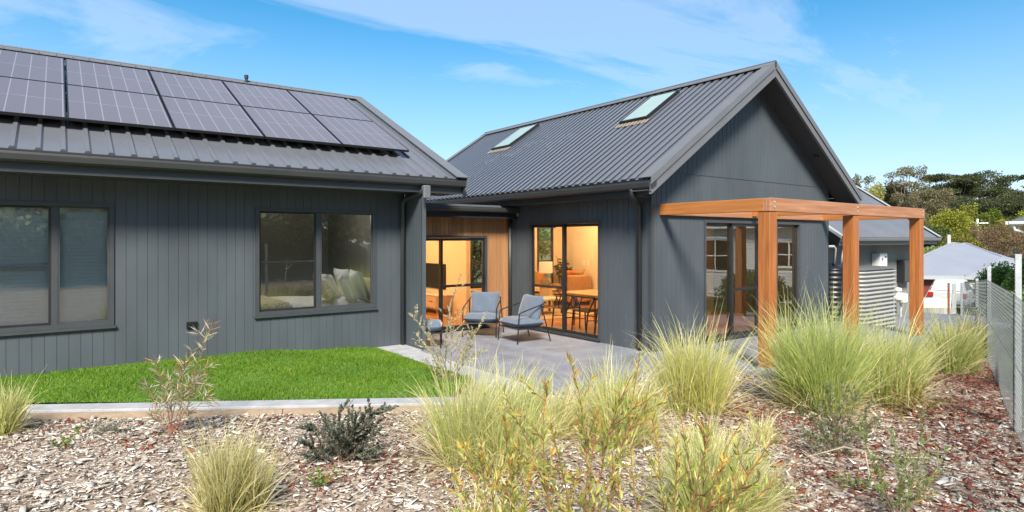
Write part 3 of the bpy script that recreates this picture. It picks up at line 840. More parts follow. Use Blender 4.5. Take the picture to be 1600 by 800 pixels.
# pot plant
T = empty('pot_plant', (11.98, 13.68, .012), 'tall leafy indoor plant in the corner behind the lounge chair', 'plant')
mb = MB(); mb.lathe((11.98, 13.68, .012), [(.1, 0), (.14, .02), (.17, .3), (.155, .3), (.15, .26), (.02, .26)], 18); mb.build('pot', M['cream'], T, smooth=True)
mb = MB(); lv = MB()
for k in range(9):
    a = k*2.4; h = .75+.08*(k % 5)
    tip = Vector((11.93+.24*math.cos(a), 13.55+.2*math.sin(a), .28+h))
    b0 = Vector((11.98, 13.68, .25)); midp = (b0+tip)/2+Vector((0, 0, .12))
    mb.tube([b0, midp, tip], .008, 5)
    for j in range(13):
        t = .45+.55*j/12; p = b0.lerp(tip, t)+Vector((0, 0, .12*math.sin(t*3.1)))
        d = Vector((random.gauss(0, 1), random.gauss(0, 1), random.gauss(.1, .6))).normalized(); s = d.orthogonal().normalized()
        l_ = .15
        lv.add([p, p+d*l_*.4+s*.035, p+d*l_+Vector((0, 0, -.03)), p+d*l_*.4-s*.035], [(0, 1, 2, 3)])
M['plant_leaf'] = leafmat('indoor_leaf', False, [(0, (.018, .045, .012)), (1, (.05, .10, .03))])
mb.build('stem', M['twig'], T); lv.build('foliage', M['plant_leaf'], T)
T = empty('coffee_table', (9.75, 11.9, .012), 'low pale coffee table standing on the rug', 'table')
mb = MB(); mb.bbox((9.2, 11.6, .36), (10.3, 12.2, .41), .012); mb.build('top', M['cream'], T)
mb = MB(); mb.bbox((9.3, 11.66, .16), (10.2, 12.14, .185), .008); mb.build('shelf', M['oak'], T)
for x in (9.26, 10.24):
    for y in (11.66, 12.14):
        mb = MB(); mb.bbox((x-.022, y-.022, .012), (x+.022, y+.022, .36), .004); mb.build('leg', M['darkwood'], T)
mb = MB(); mb.bbox((8.9, 11.0, .0125), (11.3, 12.95, .022), .004)
M['rug'] = mat('woven_rug', (.50, .40, .27), .95, var=.15, scale=30, bump=.3, bscale=200)
tag(mb.build('rug', M['rug']), 'pale woven rug on the timber floor', 'rug')
T = empty('dining_table', (9.25, 9.05, .012), 'long honey coloured dining table just inside the patio door', 'table')
mb = MB(); mb.bbox((8.75, 7.95, .71), (9.78, 10.06, .75), .015); mb.build('top', M['table_wood'], T)
for x in (8.95, 9.58):
    for y in (8.2, 9.8):
        mb = MB(); mb.tube([(x, y, .012), (x+.0, y, .71)], [.022, .038], 8); mb.build('leg', M['table_wood'], T)
def wishbone():
    A = empty('dining_chair', (0, 0, 0), '-', 'dining chair', 'black chairs round the dining table')
    mb = MB(); mb.cushion((0, 0, .44), (.47, .44, .05), nx=8, ny=8); mb.build('seat', M['darkwood'], A, smooth=True, local=True)
    mb = MB(); pts = [( .29*math.sin(a), .24*-math.cos(a)+.02 if abs(a) > 1.6 else .24*math.cos(a)*.9, .70+.03*math.cos(a)) for a in np.linspace(-1.9, 1.9, 17)]
    mb.tube([(x, y, z) for x, y, z in pts], .016, 7)
    mb.build('back_rail', M['darkwood'], A, smooth=True, local=True)
    mb = MB(); mb.tube([(0, .20, .44), (0, .205, .56)], .014, 6); mb.tube([(0, .205, .55), (-.09, .215, .72)], .012, 6); mb.tube([(0, .205, .55), (.09, .215, .72)], .012, 6); mb.build('splat', M['darkwood'], A, local=True)
    for sx in (-1, 1):
        mb = MB(); mb.tube([(sx*.21, -.2, 0), (sx*.22, -.19, .45)], [.013, .018], 7); mb.build('leg', M['darkwood'], A, local=True)
        mb = MB(); mb.tube([(sx*.20, .22, 0), (sx*.20, .17, .40), (sx*.25, .02, .70)], [.013, .018, .014], 7); mb.build('leg', M['darkwood'], A, local=True)
        mb = MB(); mb.tube([(sx*.21, -.19, .24), (sx*.2, .19, .26)], .009, 5); mb.build('stretcher', M['darkwood'], A, local=True)
    mb = MB(); mb.tube([(-.21, -.19, .3), (.21, -.19, .3)], .009, 5); mb.build('stretcher', M['darkwood'], A, local=True)
    return A
wc = wishbone()
spots = [(8.60, 9.66, 90, 'black dining chair at the far end of the window side of the table'), (8.58, 9.02, 93, 'black dining chair in the middle of the window side of the table'), (8.60, 8.38, 88, 'black dining chair at the near end of the window side of the table'),
         (9.98, 9.6, -90, 'black dining chair across the table, far end'), (9.98, 8.9, -88, 'black dining chair across the table, middle')]
for i, (x, y, r, l) in enumerate(spots):
    o = wc if i == 0 else copy_tree(wc)
    o.location = (x, y, .0125); o.rotation_euler = (0, 0, math.radians(r)); o['label'] = l

# bed behind the second bedroom window
B = empty('bed', (3.9, 11.3, .02), 'white made bed seen through the bedroom window', 'bed')
mb = MB(); mb.bbox((2.4, 10.42, .2), (4.70, 12.2, .45), .02); mb.build('base', M['cream_fab'], B)
mb = MB(); mb.cushion((3.62, 11.24, .62), (2.15, 1.9, .38), nx=16, ny=16); mb.build('quilt', M['white_fab'], B, smooth=True)
mb = MB(); mb.bbox((2.50, 10.33, .30), (3.15, 12.2, .835), .05); mb.build('throw', M['pat_fab'], B)
mb = MB(); mb.bbox((4.72, 10.4, .1), (4.83, 12.3, 1.15), .03); mb.build('headboard', M['cream_fab'], B)
for x in (2.5, 4.6):
    for y in (10.5, 12.1):
        mb = MB(); mb.tube([(x, y, .02), (x, y, .21)], .03, 6); mb.build('leg', M['darkwood'], B)
for (x, y, s, m, tilt, rz, l) in ((4.42, 10.62, .60, 'white_fab', 70, 80, 'white pillow nearest the window end of the bed'), (4.45, 11.35, .60, 'white_fab', 70, 95, 'white pillow at the far side of the bed head'),
                          (4.16, 10.56, .54, 'sage_fab', 66, 75, 'pale sage cushion standing on the bed'), (3.98, 11.05, .54, 'white_fab', 62, 100, 'white cushion between the sage and patterned ones'), (3.80, 10.58, .46, 'pat_fab', 62, 70, 'patterned cushion at the front of the pillows')):
    mb = MB(); mb.cushion((x, y, .80+s*.42), (s, s, .18), rx=math.radians(tilt), rz=math.radians(rz), nx=10, ny=10, pinch=.08)
    tag(mb.build('pillow', M[m], None, smooth=True), l, 'pillow', 'pillows on the bed')

# ------------------------------------------------------------------ rear building with its tanks
EX0, EX1, EY = 15.45, 21.0, 7.7; EZ = -.75
E = empty('garage_building', (18, 9, EZ), 'grey boarded rear building with a steel roof behind the water tanks', 'building')
mb = MB(); boards(mb, (EX0, EY), (1, 0), (0, -1), EX1-EX0, EZ, 1.82, w=.135)
M['clad_e'] = mat('rear_cladding', (.20, .205, .195), .7, var=.07, scale=1.5)
mb.build('wall', M['clad_e'], E)
mb = MB()
boards(mb, (EX1, EY), (0, 1), (1, 0), 6.4, EZ, lambda t: 1.82+min(t, 6.4-t)*math.tan(math.radians(35)), w=.135)
boards(mb, (EX0, EY+6.4), (0, -1), (-1, 0), 6.4, EZ, lambda t: 1.82+min(t, 6.4-t)*math.tan(math.radians(35)), w=.135)
mb.box((EX0+.04, EY+6.37, EZ), (EX1-.04, EY+6.4, 1.82)); mb.build('wall', M['clad_e'], E)
TE = math.radians(35); ry = EY+3.2; e0 = 7.12; ze = 1.93; sl = (ry-e0)/math.cos(TE)
ex0, ex1 = 15.12, 21.38
mb = MB(); sheet(mb, (ex0+.1, e0, ze), (1, 0, 0), (0, math.cos(TE), math.sin(TE)), ex1-ex0-.2, sl, pitch=.13, prof=((0, 0), (.45, 0), (.6, .022), (.85, .022), (1, 0)))
rE = mb.build('roof', M['roof'], E)
mb = MB(); sheet(mb, (ex0+.1, 2*ry-e0, ze), (1, 0, 0), (0, -math.cos(TE), math.sin(TE)), ex1-ex0-.2, sl, pitch=.13); mb.build('roof', M['roof'], E)
M['trim_pale'] = mat('pale_flashing', (.34, .36, .37), .45, var=.05)
mb = MB()
for xx, iw in ((ex0, (1, 0, 0)), (ex1, (-1, 0, 0))):
    mb = MB(); verge(mb, (xx, e0-.03, ze-.01), (xx, ry, ze-.01+(ry-e0+.03)*math.tan(TE)), iw, .17, .06); mb.build('verge_flashing', M['trim_pale'], rE)
    mb = MB(); verge(mb, (xx, 2*ry-e0+.03, ze-.01), (xx, ry, ze-.01+(ry-e0+.03)*math.tan(TE)), iw, .17, .06); mb.build('verge_flashing', M['trim_pale'], rE)
mb = MB(); mb.prism((ex0, ry, ze+sl*math.sin(TE)+.06), (ex1, ry, ze+sl*math.sin(TE)+.06), (0, .15, -.1), (0, -.3, 0))
mb.build('ridge_cap', M['trim_pale'], rE)
mb = MB()
for xx, s in ((ex0+.016, 1), (ex1-.016, -1)):
    mb = MB()
    mb.extrude([(xx, e0-.02, ze-.02), (xx, e0+.02, ze-.20), (xx, EY+.1, ze-.36), (xx, ry, ze+sl*math.sin(TE)-.2), (xx, ry, ze+sl*math.sin(TE))], (s*.02, 0, 0))
    mb.prism((xx+s*.02, e0+.12, ze-.2), (xx+s*.02, ry, ze-.2+(ry-e0-.12)*math.tan(TE)), (s*.34, 0, 0), (0, 0, .012))
    mb.build('barge_board', M['frame_dark'], E)
mb = MB(); gutter(mb, (ex0+.05, e0+.02, ze), (ex1-.05, e0+.02, ze), (0, -1, 0), .1, .10); mb.build('gutter', M['trim'], E)
mb = MB(); mb.box((ex0+.06, e0+.022, ze-.19), (ex1-.06, e0+.04, ze-.005)); mb.build('fascia', M['trim'], E)
mb = MB(); mb.box((ex0+.06, e0+.042, ze-.18), (ex1-.06, EY+.04, ze-.165)); mb.build('soffit', M['soffit'], E)
# white hot water box on the wall
A_ = empty('hot_water_unit', (18.4, 7.6, .9), 'white box shaped hot water unit fixed on the grey wall', 'heater')
xa = 18.2
mb = MB(); mb.bbox((xa, EY-.24, 1.03), (xa+.44, EY-.004, 1.50), .015); mb.build('case', M['white'], A_)
mb = MB(); mb.bbox((xa+.27, EY-.248, 1.37), (xa+.38, EY-.2405, 1.42), .003); mb.build('vent', M['frame_dark'], A_)
mb = MB(); mb.tube([(xa+.12, EY-.2405, 1.33), (xa+.12, EY-.246, 1.33)], .045, 16); mb.build('badge', mat('blue_plastic', (.12, .19, .32), .5), A_)
mb = MB(); mb.tube([(xa+.1, EY-.1, 1.03), (xa+.1, EY-.1, EZ+.1)], .02, 6); mb.tube([(xa+.3, EY-.1, 1.03), (xa+.3, EY-.1, EZ+.1)], .02, 6); mb.build('pipe', M['galv'], A_)
A_ = empty('meter_box', (20.3, 7.65, .5), 'dark grey meter box on the end of the grey wall', 'box')
mb = MB(); mb.bbox((19.85, EY-.2, .62), (20.45, EY-.004, 1.27), .01); mb.build('case', M['frame_dark'], A_)
mb = MB(); mb.bbox((19.88, EY-.212, .65), (20.42, EY-.2005, 1.24), .004); dd = mb.build('door', M['gutter'], A_)
mb = MB(); mb.tube([(20.37, EY-.225, .92), (20.37, EY-.2125, .92)], .02, 8); mb.build('lock', M['galv'], dd)
A_ = empty('gas_regulator', (19.3, 7.35, EZ), 'pale gas regulator and pipework standing by the tank', 'meter')
gx = 19.0
mb = MB(); mb.tube([(gx, 7.45, EZ), (gx, 7.45, .18), (gx+.08, 7.45, .25), (gx+.5, 7.45, .25)], .03, 8); mb.tube([(gx+.5, 7.45, EZ), (gx+.5, 7.45, .3)], .03, 8); mb.build('pipe', M['galv'], A_)
mb = MB(); mb.lathe((gx+.22, 7.42, .13), [(.05, 0), (.13, .04), (.14, .10), (.08, .14), (.06, .26), (.10, .28), (.10, .36), (.03, .38)], 14); mb.bbox((gx+.36, 7.3, .05), (gx+.62, 7.52, .34), .03); mb.build('body', M['cream'], A_, smooth=False)

def tank_rect(x0, x1, y0, y1, z0, z1, n, name, label, m):
    T = empty(name, ((x0+x1)/2, (y0+y1)/2, z0), label, 'water tank')
    def outline(off):
        r = (y1-y0)/2-.02; pts = []
        cx0, cx1, cy = x0+.16, x1-.16, (y0+y1)/2
        for cxx, cyy, a0 in ((x1-.16, y1-.16, 0), (x0+.16, y1-.16, 90), (x0+.16, y0+.16, 180), (x1-.16, y0+.16, 270)):
            for k in range(5):
                a = math.radians(a0+k*22.5); pts.append((cxx+(.16+off)*math.cos(a), cyy+(.16+off)*math.sin(a)))
        return pts
    mb = MB(); rows = n*6
    for i in range(rows+1):
        z = z0+(z1-z0)*i/rows; off = .038*math.sin(2*PI*i/6)
        mb.v += [(x, y, z) for x, y in outline(off)]
    k = 20
    for i in range(rows):
        for j in range(k):
            j2 = (j+1) % k; mb.f.append((i*k+j, i*k+j2, (i+1)*k+j2, (i+1)*k+j))
    mb.build('shell', m, T, smooth=True)
    mb = MB(); o = outline(.03); mb.extrude([(x, y, z1-.01) for x, y in o], (0, 0, .045)); mb.build('lid', M['trim'], T)
    return T
M['tank_pale'] = mat('pale_tank_steel', (.34, .34, .33), .5, metal=.1, var=.05)
tk = tank_rect(15.2, 17.12, 6.62, 7.24, -.33, 1.16, 15, 'water_tank', 'pale ribbed rectangular water tank behind the pergola posts', M['tank_pale'])
mb = MB(); mb.box((15.1, 6.55, -.5), (17.3, 7.3, -.33)); mb.build('slab', M['concrete'], tk)
T = empty('water_tank', (14.72, 7.1, -.2), 'black round ribbed water tank in the gap beside the gable wall', 'water tank')
mb = MB(); prof = [(.02, 0)]
for i in range(73): prof.append((.34+.012*math.sin(2*PI*i/6), 1.38*i/72))
prof += [(.30, 1.42), (.12, 1.46), (.11, 1.52), (.02, 1.52)]
mb.lathe((14.72, 7.1, -.2), prof, 28); mb.build('shell', M['frame_dark'], T, smooth=True)
mb = MB(); mb.tube([(14.05, 6.95, 1.72), (14.5, 6.95, 1.72), (14.62, 6.97, 1.66), (14.62, 7.0, 1.3)], .03, 8); mb.tube([(14.75, 6.9, 1.3), (14.75, 6.85, 1.62), (14.95, 6.82, 1.62), (15.0, 6.8, 1.2), (15.02, 6.78, .3)], .025, 8); mb.build('pipe', M['galv'], T, smooth=True)

# ------------------------------------------------------------------ wire fence
FP = [Vector((5.0, .995)), Vector((7.815, 1.916)), Vector((12.84, 3.54)), Vector((16.9, 4.885)), Vector((21.2, 6.5)), Vector((26.5, 8.4))]
ftop = [1.34, 1.335, 1.20, .92, .60, .20]; pt = [1.74, 1.744, 1.43, .985, .62, .2]
FN = empty('wire_fence', (7.815, 1.916, 0), 'galvanised wire mesh fence with steel posts and green shade cloth along the mulch bed', 'fence')
for i, p in enumerate(FP):
    g = float(ground(p.x, p.y)); t = pt[i]
    if i == 5: t = g+1.5
    al = (FP[min(i+1, 5)]-FP[max(i-1, 0)]).normalized(); nn = Vector((-al.y, al.x))
    mb = MB(); w = .038
    q = [p+al*-w+nn*.02, p+al*w+nn*.02, p+al*w-nn*.03, p+al*(w-.006)-nn*.03, p+al*(w-.006)+nn*.014, p+al*(-w+.006)+nn*.014, p+al*(-w+.006)-nn*.03, p+al*-w-nn*.03]
    mb.extrude([(a.x, a.y, g-.2) for a in q], (0, 0, t-g+.2))
    for k in range(4):
        zz = t-.06-.09*k; c = p+nn*.0215
        mb.tube([(c.x, c.y, zz), (c.x+nn.x*.004, c.y+nn.y*.004, zz)], .008, 6)
    mb.build('post', M['galv'], FN)
mesh = MB(); cloth = MB(); top = MB()
for i in range(5):
    a, b = FP[i], FP[i+1]; L_ = (b-a).length; al = (b-a)/L_; nn = Vector((-al.y, al.x))*.028
    ga, gb = float(ground(a.x, a.y))-.02, float(ground(b.x, b.y))-.02
    def Z(t, h): return (ga+(gb-ga)*t)+h*((ftop[i]+(ftop[i+1]-ftop[i])*t)-(ga+(gb-ga)*t))
    dia = .09 if i < 2 else .13
    Hh = 1.35; nW = int((L_+Hh)/dia)
    if i < 4:
        for k in range(-int(Hh/dia), int(L_/dia)+1):
            for sg in (1, -1):
                s0 = k*dia if sg == 1 else k*dia+Hh; s1 = s0+sg*Hh; h0, h1 = 0.0, 1.0
                def clipv(s0, s1, h0, h1):
                    if s0 > s1: s0, s1, h0, h1 = s1, s0, h1, h0
                    if s1 <= 0 or s0 >= L_: return None
                    if s0 < 0: h0 = h0+(h1-h0)*(-s0)/(s1-s0); s0 = 0
                    if s1 > L_: h1 = h0+(h1-h0)*(L_-s0)/(s1-s0); s1 = L_
                    return s0, s1, h0, h1
                c = clipv(s0, s1, h0, h1)
                if c:
                    p0 = a+al*c[0]+nn; p1 = a+al*c[1]+nn
                    mesh.tube([(p0.x, p0.y, Z(c[0]/L_, c[2])), (p1.x, p1.y, Z(c[1]/L_, c[3]))], .0017, 3, cap=False)
    for h in (.02, .5, 1.0):
        p0 = a+nn*1.1; p1 = b+nn*1.1; top.tube([(p0.x, p0.y, Z(0, h)), (p1.x, p1.y, Z(1, h))], .003, 4)
    n2 = nn*-1.6; nseg = 10
    for k in range(nseg):
        p0 = a+al*(L_*k/nseg)+n2; p1 = a+al*(L_*(k+1)/nseg)+n2
        z = [Z(k/nseg, 0), Z((k+1)/nseg, 0), Z((k+1)/nseg, .985), Z(k/nseg, .985)]
        cloth.add([(p0.x, p0.y, z[0]), (p1.x, p1.y, z[1]), (p1.x, p1.y, z[2]), (p0.x, p0.y, z[3])], [(0, 1, 2, 3)])
mesh.build('wire_mesh', M['wire'], FN); top.build('strand', M['wire'], FN)
def clothmat():
    m, nt, out = nm('shade_cloth'); L = nt.links.new
    tr = N(nt, 'ShaderNodeBsdfTransparent'); b = N(nt, 'ShaderNodeBsdfPrincipled'); b.inputs['Roughness'].default_value = .8
    tl = N(nt, 'ShaderNodeBsdfTranslucent'); tl.inputs['Color'].default_value = (.10, .16, .12, 1)
    tc = N(nt, 'ShaderNodeTexCoord'); no = N(nt, 'ShaderNodeTexNoise', i_Scale=5.0, i_Detail=5.0); L(tc.outputs['Object'], no.inputs['Vector'])
    L(ramp(nt, no.outputs['Fac'], [(.3, (.06, .11, .08)), (.7, (.13, .19, .15))]), b.inputs['Base Color'])
    m1 = N(nt, 'ShaderNodeMixShader'); m1.inputs[0].default_value = .45; L(b.outputs[0], m1.inputs[1]); L(tl.outputs[0], m1.inputs[2])
    wv = N(nt, 'ShaderNodeTexNoise', i_Scale=90.0, i_Detail=2.0); L(tc.outputs['Object'], wv.inputs['Vector'])
    mr = N(nt, 'ShaderNodeMapRange'); mr.inputs['From Min'].default_value = .35; mr.inputs['From Max'].default_value = .65; mr.inputs['To Min'].default_value = .0; mr.inputs['To Max'].default_value = .20
    L(wv.outputs['Fac'], mr.inputs['Value'])
    mx = N(nt, 'ShaderNodeMixShader'); L(mr.outputs[0], mx.inputs[0]); L(tr.outputs[0], mx.inputs[1]); L(m1.outputs[0], mx.inputs[2]); L(mx.outputs[0], out.inputs[0])
    return m
cloth.build('shade_cloth', clothmat(), FN)

# ------------------------------------------------------------------ neighbour's house, car, low wall
NB = empty('neighbour_house', P(1507, 470, 38), 'neighbour house with a pale blue grey hip roof and a dark red garage door', 'house')
M['nroof'] = mat('pale_blue_roof', (.235, .25, .29), .5, var=.05, scale=.6)
M['red_door'] = mat('dark_red_door', (.17, .035, .04), .5, var=.1)
def slab(pts, th=.06):
    mb = MB(); pts = [Vector(p) for p in pts]; n = len(pts)
    mb.add(pts+[p-Vector((0, 0, th)) for p in pts], [tuple(range(n)), tuple(range(2*n-1, n-1, -1))]+[(i, n+i, n+(i+1) % n, (i+1) % n) for i in range(n)])
    return mb
EL, ER = P(1376, 430, 36), P(1507, 431, 36); TL, TR = P(1488, 380, 42), P(1509, 380.5, 42); VV = P(1566, 402, 42.8)
BL, BR = P(1420, 424, 50), P(1640, 422, 50); E2 = P(1640, 440, 37.5)
def onplane(u, v, a, b, c):
    n = (b-a).cross(c-a); o = Vector((0, 0, ZC)); w = P(u, v, 1)-o
    return o+w*(n.dot(a-o)/n.dot(w))
TL = onplane(1488, 380, EL, ER, TR); VV = onplane(1566, 402, EL, ER, TR); R2 = onplane(1640, 418, ER, E2, VV)
BL = onplane(1420, 424, EL, TL, P(1400, 428, 46)); BR = P(1640, 422, 50)
mb = MB()
mb.add([EL, ER, VV, TR, TL], [(0, 1, 2), (0, 2, 3), (0, 3, 4)]); mb.add([EL, TL, BL], [(0, 1, 2)]); mb.add([ER, E2, R2, VV], [(0, 1, 2, 3)])
mb.add([TL, TR, BR, BL], [(0, 1, 2, 3)]); mb.add([TR, VV, BR], [(0, 1, 2)]); mb.add([VV, R2, BR], [(0, 1, 2)])
rf = mb.build('roof', M['nroof'], NB)
mb = MB(); mb.tube([EL, TL, TR, VV, R2], .09, 6); mb.tube([ER, VV], .05, 5); mb.build('ridge_cap', M['nroof'], rf)
mb = MB(); mb.prism(EL, ER, (0, 0, -.22), ray(1507)*.05); mb.prism(ER, E2, (0, 0, -.2), ray(1550)*.05); mb.build('gutter', M['trim_pale'], NB)
z0 = -2.2
def wallpx(mb, u0, u1, d, zt, zb, th=.15):
    a = P(u0, 373, d); b = P(u1, 373, d); a.z = b.z = zb
    mb.prism(a, b, (0, 0, zt-zb), ray((u0+u1)/2)*th)
mb = MB(); wallpx(mb, 1390, 1510, 36.6, -.5, z0); wallpx(mb, 1510, 1523, 36.4, -.45, z0); wallpx(mb, 1546, 1640, 38.4, -.5, z0); wallpx(mb, 1522, 1548, 39.5, -.45, z0); mb.build('wall', M['cream'], NB)
mb = MB()
for k in range(8): wallpx(mb, 1400, 1507, 36.48, -.52-.19*k, -.70-.19*k, .05)
mb.build('garage_door', M['red_door'], NB)
mb = MB(); wallpx(mb, 1525, 1545, 39.35, -.5, z0, .1); mb.build('porch_door', M['frame_dark'], NB)
tag((lambda mb: mb.build('low_wall', M['cream']))((lambda mb: (wallpx(mb, 1425, 1486, 27, P(0, 465.5, 27).z, -2.2, .12), mb)[1])(MB())), 'low cream wall in front of the white car', 'wall')
M['paling'] = wood('grey_paling', (.22, .22, .21), (.34, .34, .32), 'z', .9, island=.2)
mb = MB()
for k in range(24): wallpx(mb, 1424+k*2.7, 1426.5+k*2.7, 26.2, P(0, 481, 26.2).z, -2.0, .03)
tag(mb.build('paling_fence', M['paling']), 'short grey paling fence below the cream wall', 'fence')

def car():
    base = P(1480, 476, 32); base.z = -1.88; r = ray(1480); C = empty('parked_car', base, 'white hatchback car parked tail out before the red garage door', 'car', None, math.atan2(r.y, r.x)-PI/2-.12)
    # local: +y forward, rear at y=0
    secs = [(0.0, .62, .35, .95, .80), (.10, .86, .30, 1.02, .86), (.55, .90, .26, 1.05, .88), (1.4, .91, .24, 1.02, .9), (2.9, .90, .24, .98, .9), (3.7, .87, .26, .90, .86), (4.15, .70, .34, .72, .66)]
    mb = MB(); n = 12
    for y, hw, zb, zt, sh in secs:
        pr = [(-hw*.9, zb), (-hw, zb+.12), (-hw, zb+.4), (-hw*.97, zt-.06), (-hw*.9, zt), (-hw*.4, zt+.01), (hw*.4, zt+.01), (hw*.9, zt), (hw*.97, zt-.06), (hw, zb+.4), (hw, zb+.12), (hw*.9, zb)]
        mb.v += [(x, y, z) for x, z in pr]
    for i in range(len(secs)-1):
        for j in range(n):
            j2 = (j+1) % n; mb.f.append((i*n+j, (i+1)*n+j, (i+1)*n+j2, i*n+j2))
    mb.f.append(tuple(range(n))); mb.f.append(tuple((len(secs)-1)*n+k for k in range(n-1, -1, -1)))
    # cabin
    cab = [(.12, .78, 1.0, .74, 1.03), (.42, .78, 1.03, .60, 1.52), (1.0, .8, 1.03, .63, 1.60), (2.1, .8, 1.02, .62, 1.56), (3.0, .78, .97, .70, 1.0)]
    b0 = len(mb.v)
    for y, hb, zb, ht, zt in cab: mb.v += [(-hb, y, zb-.05), (-ht, y, zt), (-ht*.5, y, zt+.03), (ht*.5, y, zt+.03), (ht, y, zt), (hb, y, zb-.05)]
    for i in range(len(cab)-1):
        for j in range(5): mb.f.append((b0+i*6+j, b0+(i+1)*6+j, b0+(i+1)*6+j+1, b0+i*6+j+1))
    mb.build('body', mat('white_car_paint', (.55, .56, .57), .3, var=.02, coat=.3), C, smooth=False, local=True)
    gm = mat('car_glass', (.02, .025, .03), .35, spec=.2)
    mb = MB(); mb.add([(-.64, .235, 1.22), (.64, .235, 1.22), (.55, .385, 1.47), (-.55, .385, 1.47)], [(0, 1, 2, 3)]); mb.build('rear_window', gm, C, local=True)
    for s in (-1, 1):
        mb = MB(); mb.add([(s*.792, .6, 1.06), (s*.80, 2.6, 1.05), (s*.66, 2.1, 1.48), (s*.655, .8, 1.52)], [(0, 1, 2, 3)]); mb.build('side_window', gm, C, local=True)
        mb = MB(); mb.bbox((s*.60, -.03, .72), (s*.84, .06, .96), .02); mb.build('tail_light', mat('red_lens', (.4, .02, .02), .2), C, local=True)
        for y in (.75, 3.3):
            mb = MB()
            ring = [(.31, 0), (.31, .2)]
            mb.tube([(s*.70, y, .31), (s*.90, y, .31)], .31, 18); w = mb.build('wheel', M['black'], C, local=True)
            mb = MB(); mb.tube([(s*.90, y, .31), (s*.91, y, .31)], .2, 14); mb.build('rim', M['galv'], w, local=True)
        mb = MB(); mb.bbox((s*.88, 2.35, 1.0), (s*1.03, 2.5, 1.14), .03); mb.build('mirror', M['white'], C, local=True)
    mb = MB(); mb.bbox((-.8, -.06, .34), (.8, .05, .60), .04); mb.build('bumper', M['trim_pale'], C, local=True)
    mb = MB(); mb.bbox((-.24, -.012, .70), (.24, -.0, .80), .004); mb.build('number_plate', M['cream'], C, local=True)
car()
# two loose steel posts at the end of the boundary
for u, vt, vb, d, m, w, l in ((1483.5, 442, 486, 25, 'twig_red', .05, 'thin rusty steel post before the parked car'), (1492, 443, 486, 24, 'galv', .14, 'broad galvanised steel post before the parked car')):
    p = P(u, vb, d); q = P(u, vt, d); mb = MB()
    mb.extrude([(p.x-w, p.y, p.z-.4), (p.x+w, p.y, p.z-.4), (p.x+w, p.y+.04, p.z-.4), (p.x+w*.7, p.y+.06, p.z-.4), (p.x-w*.7, p.y+.06, p.z-.4), (p.x-w, p.y+.04, p.z-.4)], (0, 0, q.z-p.z+.4))
    tag(mb.build('steel_post', M[m]), l, 'post')

# white weatherboard house across the fence (its eave shows at the right edge; the glass doors mirror it)
WH = empty('weatherboard_house', (36, 0, -1.3), 'white weatherboard house whose roof corner shows at the right edge', 'house')
c0 = P(1577, 345.5, 25); hx, hy, hz = c0.x, c0.y, c0.z
M['wboard'] = mat('white_weatherboard', (.66, .66, .63), .6, var=.04)
mb = MB()
yw0, yw1 = hy-22, hy-.5; xw = hx+.5
wins = [(-9.6, -7.2, -.1, 1.9), (-4.6, -3.0, .3, 1.8)]
for k in range(26):
    za_ = -1.4+k*.155
    segs = [(yw0, yw1)]
    for (ya_, yb_, zb_, zt2) in wins:
        if za_+.155 > zb_ and za_ < zt2: segs = subtract2 = [s for a, b in segs for s in ((a, min(b, ya_)), (max(a, yb_), b)) if s[1]-s[0] > .01]
    for a, b in segs:
        mb.extrude([(xw, a, za_), (xw, a, za_+.15), (xw-.006, a, za_+.15), (xw-.03, a, za_)], (0, b-a, 0))
mb.box((xw+.001, yw0, -1.6), (xw+.1, yw1, -1.35)); mb.box((xw, yw1-.0, -1.6), (hx+9, yw1+.03, hz-.1)); mb.build('wall', M['wboard'], WH)
for (ya_, yb_, zb_, zt2) in wins:
    mb = MB(); win_frame(mb, (xw-.035, yb_, 0), (0, -1), (-1, 0), yb_-ya_, zb_, zt2, .12, 0, .06, [((zb_+zt2)/2, .03)]); mb.box((xw-.03, (ya_+yb_)/2-.04, zb_+.1), (xw+.02, (ya_+yb_)/2+.04, zt2-.1)); w = mb.build('window', M['white'], WH)
    mb = MB(); mb.add([(xw+.01, ya_, zb_), (xw+.01, yb_, zb_), (xw+.01, yb_, zt2), (xw+.01, ya_, zt2)], [(0, 1, 2, 3)]); mb.build('pane', M['screen'], w)
mb = MB(); mb.add([(hx, hy, hz), (hx, hy-23, hz), (hx+5, hy-18, hz+2.6), (hx+5, hy-5, hz+2.6), (hx+10, hy, hz), (hx+10, hy-23, hz)], [(0, 3, 2, 1), (0, 4, 3), (3, 4, 5, 2), (1, 2, 5)]); mb.build('roof', M['roof'], WH)
mb = MB(); gutter(mb, (hx+.1, hy, hz-.01), (hx+.1, hy-23, hz-.01), (-1, 0, 0), .13, .14); mb.prism((hx, hy+.005, hz-.01), (hx+10, hy+.005, hz-.01), (0, .12, 0), (0, 0, -.13)); mb.box((hx+.11, hy-23, hz-.2), (xw+.05, hy, hz-.18)); mb.build('gutter', M['white'], WH)
mb = MB(); mb.tube([(hx+.1, hy-.1, hz-.12), (hx+.12, hy-.15, hz-.35), (xw-.05, hy-.6, hz-.55), (xw-.06, hy-.6, -1.4)], .06, 8); mb.build('downpipe', M['white'], WH)
